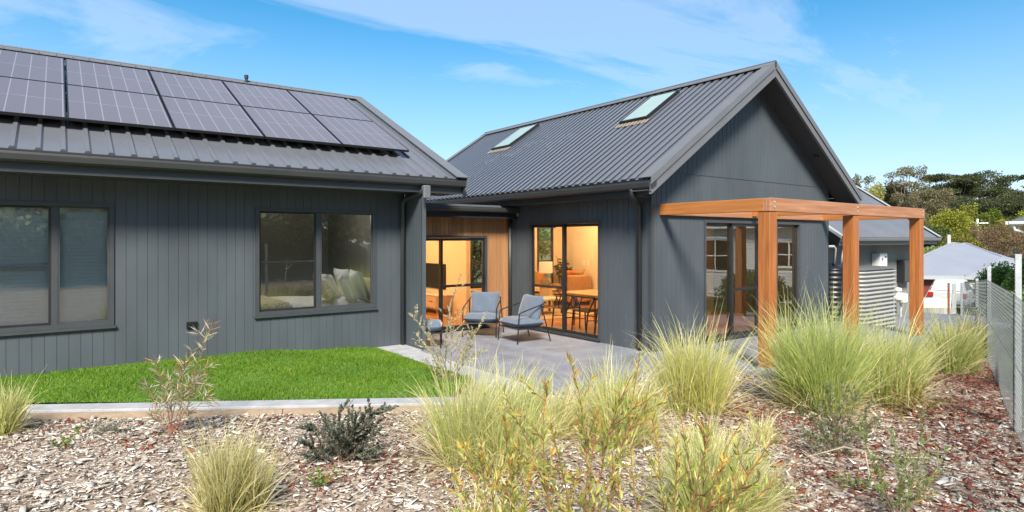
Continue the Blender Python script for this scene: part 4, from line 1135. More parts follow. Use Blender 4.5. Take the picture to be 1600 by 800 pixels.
# ------------------------------------------------------------------ ground
def ground(x, y):
    x = np.asarray(x, float); y = np.asarray(y, float)
    g = -.055 + .02*np.sin(x*1.7+.6)*np.sin(y*1.3) + .010*np.sin(x*3.9+y*2.7)
    g = g + .075*(1-sstep(3.2, 5.2, x))*(1-sstep(9.0, 9.8, y))
    g = g - .12*sstep(9, 13.5, x) - 1.95*sstep(13.5, 33, x)
    fw = .5966*x+.8025*y
    g = g + sstep(46, 110, fw)*6.5 + sstep(110, 260, fw)*10
    g = g + sstep(6, 40, -y)*(1-sstep(14, 24, x))*5.5
    return g
xs = np.concatenate([np.arange(-420, -10, 30), np.arange(-10, 20, .22), np.arange(20, 130, 2.5), np.arange(130, 460, 22)])
ys = np.concatenate([np.arange(-420, -40, 30), np.arange(-40, -2, 2), np.arange(-2, 9.4, .2), np.arange(9.4, 120, 3), np.arange(120, 460, 22)])
gx_, gy_ = np.meshgrid(xs, ys, indexing='ij')
vz = ground(gx_, gy_)
verts = np.stack([gx_, gy_, vz], -1).reshape(-1, 3)
nx_, ny_ = len(xs), len(ys)
i_, j_ = np.meshgrid(np.arange(nx_-1), np.arange(ny_-1), indexing='ij'); q = (i_*ny_+j_).ravel()
faces = np.stack([q, q+ny_, q+ny_+1, q+1], 1)
def groundmat():
    m, nt, out = nm('mulch_soil'); L = nt.links.new
    b = N(nt, 'ShaderNodeBsdfPrincipled'); b.inputs['Roughness'].default_value = .95; L(b.outputs[0], out.inputs[0])
    tc = N(nt, 'ShaderNodeTexCoord')
    vo = N(nt, 'ShaderNodeTexVoronoi', i_Scale=26.0); L(tc.outputs['Object'], vo.inputs['Vector'])
    near = ramp(nt, vo.outputs['Color'], [(.15, (.09, .06, .042)), (.4, (.20, .145, .105)), (.65, (.33, .26, .20)), (.9, (.43, .37, .31))])
    n1 = N(nt, 'ShaderNodeTexNoise', i_Scale=.14, i_Detail=8.0); L(tc.outputs['Object'], n1.inputs['Vector'])
    grass = ramp(nt, n1.outputs['Fac'], [(.3, (.05, .075, .02)), (.55, (.11, .12, .04)), (.8, (.19, .16, .08))])
    ge = N(nt, 'ShaderNodeNewGeometry'); ln = N(nt, 'ShaderNodeVectorMath', operation='LENGTH'); L(tc.outputs['Object'], ln.inputs[0])
    mr = N(nt, 'ShaderNodeMapRange'); mr.inputs['From Min'].default_value = 14; mr.inputs['From Max'].default_value = 22; L(ln.outputs['Value'], mr.inputs['Value'])
    mx = N(nt, 'ShaderNodeMix', data_type='RGBA'); L(mr.outputs[0], mx.inputs['Factor']); L(near, mx.inputs['A']); L(grass, mx.inputs['B'])
    L(mx.outputs['Result'], b.inputs['Base Color'])
    bp = N(nt, 'ShaderNodeBump'); bp.inputs['Strength'].default_value = .5; bp.inputs['Distance'].default_value = .02; L(vo.outputs['Distance'], bp.inputs['Height']); L(bp.outputs[0], b.inputs['Normal'])
    return m
tag(np_mesh('ground', verts, faces, groundmat(), smooth=True), kind='structure')

# patio slabs, strip and kerb
mb = MB()
for (x0, x1, y0, y1) in ((4.905, 6.45, 5.7, 8.2), (6.458, 7.97, 5.7, 8.2), (5.08, 6.45, 8.208, 10.79), (6.458, 7.97, 8.208, 10.79), (4.905, 5.079, 8.208, 9.26), (7.978, 10.9, 4.62, 6.805), (10.908, 14.4, 4.62, 6.805)):
    mb.bbox((x0, y0, -.2), (x1, y1, 0), .004)
tag(mb.build('patio', M['concrete']), kind='structure')
mb = MB(); mb.bbox((14.2, 6.81, -.5), (15.1, 7.69, -.2), .004); mb.bbox((14.41, 3.9, -.6), (21.5, 6.80, -.345), .004); mb.bbox((17.31, 6.81, -.8), (21.2, 7.69, -.345), .004)
tag(mb.build('path', M['concrete']), kind='structure')
mb = MB(); mb.bbox((4.45, 5.75, -.2), (4.897, 8.0, .012), .006); mb.bbox((4.45, 8.006, -.2), (4.897, 9.262, .012), .006); mb.bbox((4.45, 9.264, -.2), (4.98, 9.945, .012), .006)
tag(mb.build('strip_kerb', M['kerb']), kind='structure')
ka, kb = Vector((-2.6, 9.72)), Vector((4.44, 5.46)); kd = (kb-ka).normalized(); kn = Vector((-kd.y, kd.x))
# inner kerb line passes (-.335, 8.52) and (3.57, 6.02)
def kline(x): return 8.52+(x+.335)*(6.02-8.52)/(3.57+.335)
ka = Vector((-2.6, kline(-2.6))); kb = Vector((4.44, kline(4.44))); kd = (kb-ka).normalized(); kn = Vector((kd.y, -kd.x))
mb = MB(); L_ = (kb-ka).length
n = 4
for k in range(n):
    p = ka+kd*(L_*k/n+.003); q_ = ka+kd*(L_*(k+1)/n-.003)
    z0, z1 = .062, .10
    mb.extrude([(p.x, p.y, -.1), (p.x, p.y, z1-.004), (p.x+kn.x*.008, p.y+kn.y*.008, z1), (p.x+kn.x*.247, p.y+kn.y*.247, z1), (p.x+kn.x*.255, p.y+kn.y*.255, z1-.006), (p.x+kn.x*.255, p.y+kn.y*.255, -.1)], (q_.x-p.x, q_.y-p.y, 0))
tag(mb.build('kerb', M['kerb']), kind='structure')
mb = MB()
for k in range(3):
    p = ka+kd*(L_*k/3+.004)+kn*.258; q_ = ka+kd*(L_*(k+1)/3-.004)+kn*.258
    mb.extrude([(p.x, p.y, -.12), (p.x, p.y, .075), (p.x+kn.x*.045, p.y+kn.y*.045, .072), (p.x+kn.x*.05, p.y+kn.y*.05, -.12)], (q_.x-p.x, q_.y-p.y, 0))
tag(mb.build('timber_edging', M['sleeper']), kind='structure')

# lawn
def lawn_front(x):
    x = np.asarray(x, float)
    return np.where(x < 3.57, kline(x), 6.02+(x-3.57)*.95)
def lawnz(x, y):
    x = np.asarray(x, float); y = np.asarray(y, float)
    zw = .165-.13*sstep(2.0, 4.4, x); t = sstep(7.2, 9.9, y)
    z = .088*(1-t)+zw*t
    z = z*(1-sstep(3.9, 4.45, x)*.75)
    return z + .006*np.sin(x*4+y*3)*(1-sstep(4, 4.4, x))
nx1, ny1 = 90, 60
lx = np.linspace(-2.5, 4.445, nx1); tt = np.linspace(0, 1, ny1)
LX = np.repeat(lx[:, None], ny1, 1); LY = lawn_front(LX)*(1-tt)+9.94*tt
vv = np.stack([LX, LY, lawnz(LX, LY)], -1).reshape(-1, 3)
i_, j_ = np.meshgrid(np.arange(nx1-1), np.arange(ny1-1), indexing='ij'); q = (i_*ny1+j_).ravel()
M['lawn'] = mat('lawn_turf', (.065, .145, .012), .9, var=.2, scale=9)
tag(np_mesh('lawn', vv, np.stack([q, q+ny1, q+ny1+1, q+1], 1), M['lawn'], smooth=True), kind='structure')
nb = 85000
bx = rng.uniform(-2.4, 4.44, nb); fr = lawn_front(bx); by = fr+(9.935-fr)*rng.uniform(0, 1, nb)
keep = rng.uniform(0, 1, nb) < (9.94-fr)/4.2; bx, by = bx[keep], by[keep]; nb = len(bx); by = by-.05*rng.uniform(0, 1, nb)**3
bz = lawnz(bx, by)-.004
h = rng.uniform(.022, .048, nb)*(1+.25*np.sin(bx*5+1)*np.sin(by*4)); w = rng.uniform(.004, .0075, nb); a = rng.uniform(0, 2*PI, nb); ln = rng.normal(0, .018, (nb, 2))
v0 = np.stack([bx-np.cos(a)*w, by-np.sin(a)*w, bz], -1); v1 = np.stack([bx+np.cos(a)*w, by+np.sin(a)*w, bz], -1); v2 = np.stack([bx+ln[:, 0], by+ln[:, 1], bz+h], -1)
vs = np.stack([v0, v1, v2], 1).reshape(-1, 3)
patch = .5+.5*np.sin(bx*2.3+np.sin(by*1.9)*1.5)*np.sin(by*2.6+bx*.7)
mixv = np.clip(rng.normal(.42, .22, nb)+.55*(patch-.5), 0, 1)[:, None]
c = np.array([.092, .20, .014])*(1-mixv)+np.array([.21, .36, .026])*mixv
dry = (rng.uniform(0, 1, nb) < .035+.05*(patch > .8))[:, None]; c = np.where(dry, np.array([.34, .30, .10])*rng.uniform(.8, 1.1, (nb, 1)), c)
cols = np.repeat(c, 3, 0)
tag(np_mesh('lawn_grass', vs, np.arange(3*nb).reshape(-1, 3), M['leaf'], cols=cols), 'bright green mown lawn between the grey wall and the kerb', 'grass', kind='stuff')

# rough grass beyond the fence
ng = 26000
gt = rng.uniform(0, 1, ng); gxx = 6+gt*17; gyy = 1.0+(gxx-5)*.325-.12-rng.uniform(0, 1, ng)**1.3*4.0
gzz = ground(gxx, gyy)-.01; hh = rng.uniform(.08, .34, ng); ww = rng.uniform(.005, .011, ng); aa = rng.uniform(0, 2*PI, ng); l1 = rng.normal(0, .08, (ng, 2))
g0 = np.stack([gxx-np.cos(aa)*ww, gyy-np.sin(aa)*ww, gzz], -1); g1 = np.stack([gxx+np.cos(aa)*ww, gyy+np.sin(aa)*ww, gzz], -1); g2 = np.stack([gxx+l1[:, 0], gyy+l1[:, 1], gzz+hh], -1)
gm = rng.uniform(0, 1, (ng, 1)); gc = np.array([.08, .14, .03])*(1-gm)+np.array([.26, .27, .09])*gm
tag(np_mesh('rough_grass', np.stack([g0, g1, g2], 1).reshape(-1, 3), np.arange(3*ng).reshape(-1, 3), M['leaf'], cols=np.repeat(gc, 3, 0)), 'rough uncut grass growing beyond the mesh fence', 'grass', kind='stuff')

# mulch chips
def is_mulch(x, y):
    kx = np.array([kn.x, kn.y])
    front = (x-ka.x)*kn.x+(y-ka.y)*kn.y > .315           # in front of the kerb
    nop = ~((x > 4.43) & (x < 7.98) & (y > 5.72)) & ~((x >= 7.9) & (x < 14.4) & (y > 4.66)) & ~((x >= 14.4) & (y > 3.9))
    fence = y > 1.0+(x-5)*.325-.25
    return (front | (x > 4.42)) & nop & ((x < 5) | fence)
nc = 190000
dd_ = np.sqrt(rng.uniform(2.6**2, 15.0**2, nc)); uu = rng.uniform(-60, 1660, nc); k = (uu-800)/FPX
s_, c_ = math.sin(TH), math.cos(TH)
cx_ = (s_+k*c_)*dd_; cy_ = (c_-k*s_)*dd_
ok = is_mulch(cx_, cy_) & (rng.uniform(0, 1, nc) < np.clip(7.5/dd_, .3, 1)); cx_, cy_, dd_ = cx_[ok], cy_[ok], dd_[ok]; nc = len(cx_)
print('chips', nc)
red = np.zeros(nc)
for (px, py, r, wgt) in ((1.95, 4.95, .55, .8), (10.6, 2.9, 1.6, 1.1), (8.4, 2.4, 1.0, .9), (7.0, 1.95, .7, .8), (6.2, 3.9, .7, .8), (5.2, 2.2, 1.0, .6), (3.0, 3.6, .5, .6), (.6, 6.6, .25, .7), (1.0, 5.9, .2, .6), (1.8, 6.7, .3, .6), (3.2, 5.5, .4, .5), (6.8, 2.0, .7, .55), (7.6, 2.2, .6, .6), (2.9, 4.9, .3, .5), (.2, 7.7, .25, .6)):
    red = np.maximum(red, wgt*np.exp(-((cx_-px)**2+(cy_-py)**2)/(2*r*r)))
isred = rng.uniform(0, 1, nc) < np.where(cx_ < 4.2, red*.55, red*1.0)+.012
Lc = np.exp(rng.normal(math.log(.0145), .66, nc)); Wc = Lc*rng.uniform(.14, .48, nc); Tc = rng.uniform(.0015, .004, nc)
big = rng.uniform(0, 1, nc) < .02; Lc = np.where(big, Lc*2.0, Lc); Lc = np.clip(Lc, .007, .07); Wc = np.clip(Wc, .004, .02)
yaw = rng.uniform(0, 2*PI, nc)+0; pit = rng.normal(0, .22, nc); rol = rng.normal(0, .3, nc)
corn = np.array([[-1, -.7, 0], [1, -1, 0], [.85, .9, 0], [-.8, 1, 0], [-1, -.7, 1], [1, -1, 1], [.85, .9, 1], [-.8, 1, 1]], float)
loc = np.stack([corn[None, :, 0]*Lc[:, None], corn[None, :, 1]*Wc[:, None], corn[None, :, 2]*Tc[:, None]], -1)
loc[:, :, 2] += .25*loc[:, :, 0]**2/np.maximum(Lc, .001)[:, None]*rng.normal(0, .7, nc)[:, None]
X, Y, Z = loc[..., 0], loc[..., 1], loc[..., 2]
Y, Z = Y*np.cos(rol)[:, None]-Z*np.sin(rol)[:, None], Y*np.sin(rol)[:, None]+Z*np.cos(rol)[:, None]
X, Z = X*np.cos(pit)[:, None]-Z*np.sin(pit)[:, None], X*np.sin(pit)[:, None]+Z*np.cos(pit)[:, None]
X, Y = X*np.cos(yaw)[:, None]-Y*np.sin(yaw)[:, None], X*np.sin(yaw)[:, None]+Y*np.cos(yaw)[:, None]
gz = ground(cx_, cy_)+rng.uniform(.0, .022, nc)
vs = np.stack([X+cx_[:, None], Y+cy_[:, None], Z+gz[:, None]], -1).reshape(-1, 3)
fq = np.array([[4, 5, 6, 7], [0, 1, 5, 4], [1, 2, 6, 5], [2, 3, 7, 6], [3, 0, 4, 7], [0, 3, 2, 1]])
fs = (np.arange(nc)[:, None, None]*8+fq[None]).reshape(-1, 4)
pal = np.array([[.57, .525, .465], [.50, .445, .38], [.41, .345, .27], [.31, .25, .19], [.13, .095, .07], [.60, .57, .52]])
idx = rng.choice(6, nc, p=[.33, .24, .16, .09, .06, .12]); c = pal[idx]*rng.uniform(.75, 1.2, (nc, 1))
rp = np.array([[.20, .055, .035], [.14, .045, .035], [.29, .10, .055]])[rng.choice(3, nc)]*rng.uniform(.7, 1.25, (nc, 1))
c = np.where(isred[:, None], rp, c)
def tintmat(name, rough=.85):
    m, nt, out = nm(name); a = N(nt, 'ShaderNodeAttribute', attribute_name='tint'); b = N(nt, 'ShaderNodeBsdfPrincipled'); b.inputs['Roughness'].default_value = rough; b.inputs['Specular IOR Level'].default_value = .25
    tc = N(nt, 'ShaderNodeTexCoord'); no = N(nt, 'ShaderNodeTexNoise', i_Scale=140.0, i_Detail=3.0); nt.links.new(tc.outputs['Object'], no.inputs['Vector'])
    mr = N(nt, 'ShaderNodeMapRange'); mr.inputs['To Min'].default_value = .7; mr.inputs['To Max'].default_value = 1.25; nt.links.new(no.outputs['Fac'], mr.inputs['Value'])
    vm = N(nt, 'ShaderNodeVectorMath', operation='SCALE'); nt.links.new(a.outputs['Color'], vm.inputs[0]); nt.links.new(mr.outputs[0], vm.inputs['Scale'])
    nt.links.new(vm.outputs[0], b.inputs['Base Color']); nt.links.new(b.outputs[0], out.inputs[0]); return m
M['tint'] = tintmat('bark_chips')
tag(np_mesh('mulch_chips', vs, fs, M['tint'], cols=np.repeat(c, 8, 0)), 'pale and red brown bark mulch covering the garden bed', 'mulch', kind='stuff')
# ------------------------------------------------------------------ tussock grasses
def tussock(u, v, w_px, h_px, n, green, label, seed, straw=(.80, .72, .42), grn=(.25, .36, .055), grn2=(.48, .54, .12), upright=.5, d=None, lean=(0, 0)):
    r = np.random.default_rng(seed)
    k = (u-800)/FPX; s, c = math.sin(TH), math.cos(TH)
    if d is None: d = (ZC+.06)*FPX/(v-373)
    bx, by = (s+k*c)*d, (c-k*s)*d; gz = float(ground(bx, by))
    R = w_px/2*d/FPX; Hh = h_px*d/FPX
    kind = r.uniform(0, 1, n)
    isg = kind < min(.92, green+.03)
    az = r.uniform(0, 2*PI, n)
    rad = np.sqrt(r.uniform(0, 1, n))*R*.20
    x0 = bx+rad*np.cos(az); y0 = by+rad*np.sin(az)
    az = az+r.normal(0, .5, n)
    ns = 7; sb = r.integers(0, ns, n); sa = r.uniform(0, 2*PI, ns); sr_ = R*r.uniform(.0, .42, ns); sh = r.uniform(.58, 1.08, ns); sl = r.normal(0, .16, (ns, 2))
    x0 = x0+sr_[sb]*np.cos(sa[sb]); y0 = y0+sr_[sb]*np.sin(sa[sb])
    tilt = np.where(isg, np.abs(r.normal(0, .30, n))*(1.25-upright*.5), np.abs(r.normal(.48, .34, n)))
    L = np.hypot(Hh, R*.35)*np.where(isg, r.uniform(.55, 1.0, n), r.uniform(.45, 1.1, n))*(1-.25*np.clip(tilt, 0, 1.3))
    L = np.minimum(L, np.where(tilt > .5, R*1.35+.1, 9))
    droop = np.where(isg, r.uniform(.15, .8, n), r.uniform(.45, 1.7, n))
    q = r.uniform(0, 1, n); stalk = q < .018; thatch = q > .86
    L = np.where(stalk, np.hypot(Hh, R*.3)*r.uniform(.9, 1.12, n), L); tilt = np.where(stalk, np.abs(r.normal(0, .28, n)), tilt); droop = np.where(stalk, r.uniform(.05, .4, n), droop)
    L = np.where(thatch, R*r.uniform(.5, 1.2, n), L); tilt = np.where(thatch, r.uniform(.7, 1.45, n), tilt); droop = np.where(thatch, r.uniform(.2, 1.2, n), droop)
    isg = isg & ~stalk & ~thatch
    L = L*sh[sb]
    seg = 6; t = np.linspace(0, 1, seg+1)
    pts = np.zeros((n, seg+1, 3)); pts[:, 0, 0] = x0; pts[:, 0, 1] = y0; pts[:, 0, 2] = gz-.01
    wob = r.normal(0, .16, (n, seg))
    for i in range(seg):
        th = np.clip(tilt+droop*((t[i]+t[i+1])/2)**1.8, 0, 2.5)
        a2 = az+wob[:, i]
        st = L/seg
        pts[:, i+1, 0] = pts[:, i, 0]+np.sin(th)*np.cos(a2)*st+(lean[0]+sl[sb, 0])*st*t[i]
        pts[:, i+1, 1] = pts[:, i, 1]+np.sin(th)*np.sin(a2)*st+(lean[1]+sl[sb, 1])*st*t[i]
        pts[:, i+1, 2] = np.maximum(pts[:, i, 2]+np.cos(th)*st, gz+.012+r.uniform(0, .02, n))
    wd = r.uniform(.0021, .0046, n)*(1+.15*(d-4))
    fa = r.uniform(0, 2*PI, n); sx, sy = np.cos(fa), np.sin(fa)
    prof = np.array([1.0, 1.0, .95, .85, .65, .4, .08])
    off = np.stack([sx, sy, np.zeros(n)], -1)[:, None, :]*wd[:, None, None]*prof[None, :, None]
    vs = np.stack([pts-off, pts+off], 2).reshape(-1, 3)
    b = np.arange(n)[:, None]*(2*(seg+1))+np.arange(seg)[None, :]*2
    fs = np.stack([b, b+1, b+3, b+2], -1).reshape(-1, 4)
    m1 = r.uniform(0, 1, (n, 1))
    cg = np.array(grn)*(1-m1)+np.array(grn2)*m1
    cs = np.where(thatch[:, None], np.array(straw)*np.array([.72, .66, .6]), np.array(straw))*r.uniform(.62, 1.28, (n, 1))*(1+np.array([0, -.03, -.12])*r.uniform(0, 1, (n, 1)))
    bc = np.where(isg[:, None], cg, cs)
    tipc = np.array(straw)*1.05
    tt = t[None, :, None]
    cc = bc[:, None, :]*(1-tt*.45)+tipc*(tt*.45)
    cc = np.repeat(cc, 2, axis=1).reshape(-1, 3)
    o = np_mesh('grass_tussock', vs, fs, M['leaf'], cols=cc)
    return tag(o, label, 'ornamental grass', 'tussock grasses in the mulch bed')

tussock(765, 745, 285, 172, 2900, .48, 'largest straw and green grass tussock in front of the patio corner', 11)
tussock(800, 690, 210, 130, 800, .75, 'greener grass tuft showing just behind the largest straw tussock', 24, upright=1)
tussock(985, 690, 230, 155, 1800, .36, 'straw coloured grass tussock behind the twiggy foreground branches', 12)
tussock(1080, 640, 205, 165, 1700, .62, 'upright yellow green tussock in front of the corner of the gable wall', 13, grn=(.40, .46, .08), grn2=(.60, .62, .17))
tussock(885, 685, 210, 115, 1100, .2, 'low pale dry tussock between two taller straw tussocks', 14)
tussock(1268, 640, 235, 200, 2700, .82, 'biggest bright green tussock at the foot of the front pergola post', 15, grn=(.24, .40, .05), grn2=(.48, .60, .12))
tussock(1385, 622, 185, 165, 2000, .70, 'broad green and straw tussock in front of the pale water tank', 16, lean=(.18, -.10), grn=(.32, .44, .09), grn2=(.54, .60, .17))
tussock(1488, 580, 132, 115, 1300, .74, 'green tussock beside the right pergola post and the wire fence', 17, lean=(.1, -.05))
tussock(1520, 548, 90, 84, 800, .6, 'yellowish tussock against the wire fence', 18, grn=(.28, .29, .06), grn2=(.42, .38, .10))
tussock(1130, 830, 330, 172, 2600, .66, 'low spreading tussock at the bottom edge of the photo right of the middle', 19, grn=(.20, .28, .06))
tussock(358, 818, 165, 150, 1300, .72, 'yellow green tussock at the bottom edge of the photo on the left', 20, grn=(.24, .26, .06), grn2=(.42, .38, .13), upright=.9)
tussock(2, 692, 90, 112, 700, .6, 'grass tussock cut by the left edge of the photo', 21, upright=.9)
tussock(1190, 690, 120, 60, 350, .1, 'sparse flattened dry tuft on the red mulch', 22)
tussock(1090, 715, 170, 70, 500, .15, 'flattened dry tuft in front of the upright yellow green tussock', 23)
tussock(770, 850, 210, 90, 500, .1, 'dry grass tuft at the bottom edge of the photo below the largest tussock', 25)

# ------------------------------------------------------------------ twiggy shrubs and saplings
def leaf_cloud(P0, D, l, w, cols, r, fold=.25):
    """diamond leaves at points P0 pointing along D"""
    n = len(P0)
    D = D/np.linalg.norm(D, axis=1, keepdims=True)
    rnd = r.normal(0, 1, (n, 3)); S = np.cross(D, rnd); S /= np.maximum(np.linalg.norm(S, axis=1, keepdims=True), 1e-6)
    U = np.cross(D, S)
    l = l[:, None]; w = w[:, None]
    a = P0; b = P0+D*l*.45+S*w; c = P0+D*l+U*l*-.08; d = P0+D*l*.45-S*w; m = P0+D*l*.5+U*w*fold
    vs = np.stack([a, b, c, d], 1).reshape(-1, 3)
    fs = np.arange(4*n).reshape(-1, 4)
    return vs, fs, np.repeat(cols, 4, 0)

def shrub(name, label, cat, base, tips, leaf_l, leaf_w, per_m, cols, seed, stem='twig', side=5, side_len=.35, sr=.006, angle=.7, curve=.25, tipcol=None, group=None):
    r = np.random.default_rng(seed)
    base = np.array(base); T = empty(name, tuple(base), label, cat, group)
    st = MB(); P0 = []; D0 = []; TT = []
    def branch(p, q, rad, lvl):
        p = np.array(p, float); q = np.array(q, float); L = np.linalg.norm(q-p); ax = (q-p)/max(L, 1e-6)
        side_v = r.normal(0, 1, 3); side_v -= ax*side_v.dot(ax); side_v /= max(np.linalg.norm(side_v), 1e-6)
        bow = side_v*L*curve*.3*r.uniform(.3, 1)+np.array([0, 0, -1 if lvl else 1])*L*.03
        ts = np.linspace(0, 1, 7)
        pts = [p+(q-p)*t+bow*math.sin(PI*t)+r.normal(0, .006*L, 3)*(0 < t < 1) for t in ts]
        st.tube([tuple(x) for x in pts], [rad*(1-.75*t) for t in ts], 5 if lvl == 0 else 4, cap=False)
        n = int(per_m*L)
        for _ in range(n):
            t = r.uniform(.22 if lvl == 0 else .08, 1.0)
            f = t*6; i = min(int(f), 5); x = pts[i]+(pts[i+1]-pts[i])*(f-i)
            rv = r.normal(0, 1, 3); rv -= ax*rv.dot(ax); rv /= max(np.linalg.norm(rv), 1e-6)
            P0.append(x); D0.append(ax*math.cos(angle)+rv*math.sin(angle)+np.array([0, 0, .12])); TT.append(t if lvl == 0 else .4+.6*t)
        if lvl < 1:
            for _ in range(side):
                t = r.uniform(.25, .92); f = t*6; i = min(int(f), 5); x = pts[i]+(pts[i+1]-pts[i])*(f-i)
                rv = r.normal(0, 1, 3); rv -= ax*rv.dot(ax); rv /= max(np.linalg.norm(rv), 1e-6)
                e = x+(ax*.75+rv*.65)*L*side_len*(1.15-t*.6)*r.uniform(.5, 1.1)
                branch(x, e, rad*.5, 1)
    for tp in tips: branch(base+np.append(r.normal(0, .015, 2), -.01), tp, sr, 0)
    st.build('stem', M[stem], T)
    P0 = np.array(P0); D0 = np.array(D0); n = len(P0); TT = np.array(TT)
    cols = np.array(cols); ci = r.integers(0, len(cols), n); c = cols[ci]*r.uniform(.7, 1.25, (n, 1))
    if tipcol is not None:
        f = (r.uniform(0, 1, n) < np.clip((TT-.72)*2.6, 0, .75)); tc_ = np.array(tipcol); c = np.where(f[:, None], tc_[r.integers(0, len(tc_), n)]*r.uniform(.75, 1.2, (n, 1)), c)
    vs, fs, cc = leaf_cloud(P0, D0, leaf_l*r.uniform(.6, 1.25, n), leaf_w*r.uniform(.7, 1.2, n), c, r)
    np_mesh('foliage', vs, fs, M['leaf'], T, cols=cc)
    return T
def gbase(u, v, d=None):
    if d is None: d = (ZC+.05)*FPX/(v-373)
    p = P(u, v, d); p.z = float(ground(p.x, p.y)); return tuple(p), d
def tips_px(lst, d, jit, seed):
    r = np.random.default_rng(seed)
    return [tuple(P(u, v, d+r.uniform(-jit, jit))) for u, v in lst]
b, d = gbase(268, 692)
shrub('sapling', 'thin sapling with narrow pale leaves and a reddish stem in front of the lawn kerb', 'sapling', b, tips_px([(331, 505), (300, 548), (242, 562), (228, 598), (312, 585), (285, 566), (258, 590), (325, 620), (240, 640)], d, .15, 1), .115, .0052, 62, [(.50, .44, .32), (.34, .35, .18), (.60, .54, .43), (.28, .32, .14)], 31, 'twig_red', 5, .34, .005, 1.0, tipcol=[(.60, .50, .42), (.50, .20, .07)])
b, d = gbase(170, 688)
shrub('grey_shrub', 'small low silvery green plant on the mulch near the kerb', 'shrub', b, tips_px([(140, 664), (155, 658), (172, 655), (190, 660), (203, 668), (165, 668), (182, 672), (148, 676)], d, .15, 2), .03, .004, 190, [(.34, .36, .27), (.25, .28, .19), (.42, .42, .34)], 32, 'twig', 5, .4, .004)
b, d = gbase(532, 735)
shrub('dark_shrub', 'rounded dark grey green shrub standing in the middle of the mulch', 'shrub', b, tips_px([(470, 690), (485, 662), (508, 648), (532, 634), (556, 645), (580, 640), (602, 632), (596, 668), (498, 700), (520, 672), (545, 668), (570, 680), (588, 705), (478, 712), (540, 700), (515, 660)], d, .28, 3), .028, .0085, 330, [(.13, .155, .11), (.19, .21, .155), (.10, .12, .08), (.28, .295, .24)], 33, 'twig', 9, .42, .005)
b, d = gbase(700, 612)
shrub('wispy_shrub', 'wispy pale olive shrub with tiny leaves at the patio corner', 'shrub', b, tips_px([(640, 490), (668, 520), (700, 478), (720, 430), (756, 497), (742, 520), (680, 545), (665, 560), (725, 545), (762, 540), (648, 520)], d, .3, 4), .032, .0065, 150, [(.54, .50, .30), (.42, .41, .21), (.64, .60, .42)], 34, 'twig', 6, .38, .0045)
BR_L = [(.40, .44, .09), (.50, .53, .15), (.32, .38, .08), (.58, .55, .20)]; BR_T = [(.60, .42, .08), (.58, .30, .07), (.52, .47, .13)]
b, d = gbase(905, 850, 3.2)
shrub('bottlebrush_shrub', 'tall twiggy shrub with yellow green leaves and orange tips in the middle foreground', 'shrub', b, tips_px([(785, 606), (858, 594), (890, 560), (1000, 552), (985, 590), (1010, 620), (935, 640), (860, 660)], d, .22, 5), .055, .0056, 98, BR_L, 35, 'twig_red', 5, .30, .0065, .6, .35, BR_T, 'bottlebrush shrubs in the foreground')
b, d = gbase(790, 860, 3.1)
shrub('bottlebrush_shrub', 'short twiggy shrub with orange tips in front of the largest straw tussock', 'shrub', b, tips_px([(728, 700), (752, 690), (790, 655), (812, 690), (705, 735), (760, 735), (830, 740), (795, 720)], d, .2, 6), .055, .0056, 120, BR_L, 36, 'twig_red', 4, .32, .006, .6, .3, BR_T, 'bottlebrush shrubs in the foreground')
b, d = gbase(1045, 880, 2.9)
shrub('bottlebrush_shrub', 'spreading twiggy shrub with orange tips at the bottom edge right of the middle', 'shrub', b, tips_px([(985, 680), (1020, 655), (1062, 640), (1110, 632), (1100, 668), (1165, 650), (1205, 690), (1175, 730), (960, 740), (1130, 720), (1060, 710), (1215, 745)], d, .25, 7), .055, .0056, 80, BR_L, 37, 'twig_red', 4, .30, .0065, .6, .35, BR_T, 'bottlebrush shrubs in the foreground')
b, d = gbase(1312, 705)
shrub('green_shrub', 'soft grey green shrub below the broad tussock', 'shrub', b, tips_px([(1248, 640), (1265, 620), (1290, 605), (1315, 598), (1340, 610), (1362, 628), (1372, 655), (1255, 675), (1280, 660), (1310, 650), (1345, 668), (1300, 690), (1265, 690), (1330, 700)], d, .3, 8), .038, .0042, 175, [(.17, .22, .09), (.24, .28, .13), (.30, .33, .18), (.13, .17, .07)], 38, 'twig', 7, .36, .005)
b, d = gbase(1400, 815)
shrub('feathery_shrub', 'feathery light green young shrub at the bottom edge near the fence', 'shrub', b, tips_px([(1392, 672), (1440, 650), (1362, 712), (1345, 645), (1470, 735), (1425, 705), (1375, 760), (1450, 775), (1410, 740), (1480, 700)], d, .2, 9), .034, .003, 190, [(.24, .34, .09), (.32, .40, .14), (.18, .27, .07)], 39, 'twig', 6, .30, .004)
b, d = gbase(1425, 648)
shrub('grevillea_shrub', 'small sprawling shrub with olive and orange leaves between tussock and fence', 'shrub', b, tips_px([(1395, 600), (1425, 592), (1450, 600), (1470, 622), (1440, 615), (1385, 640)], d, .25, 10), .05, .005, 130, [(.28, .26, .06), (.34, .24, .06), (.22, .24, .07)], 40, 'twig_red', 4, .34, .005)
b, d = gbase(1212, 600)
shrub('oat_grass', 'thin seeding grass stalks leaning before the front pergola post', 'grass', b, tips_px([(1160, 490), (1185, 478), (1205, 500), (1235, 480), (1310, 478), (1290, 440), (1262, 418), (1180, 520)], d, .3, 12), .022, .0028, 40, [(.50, .44, .27), (.42, .40, .2)], 41, 'twig', 2, .16, .003)
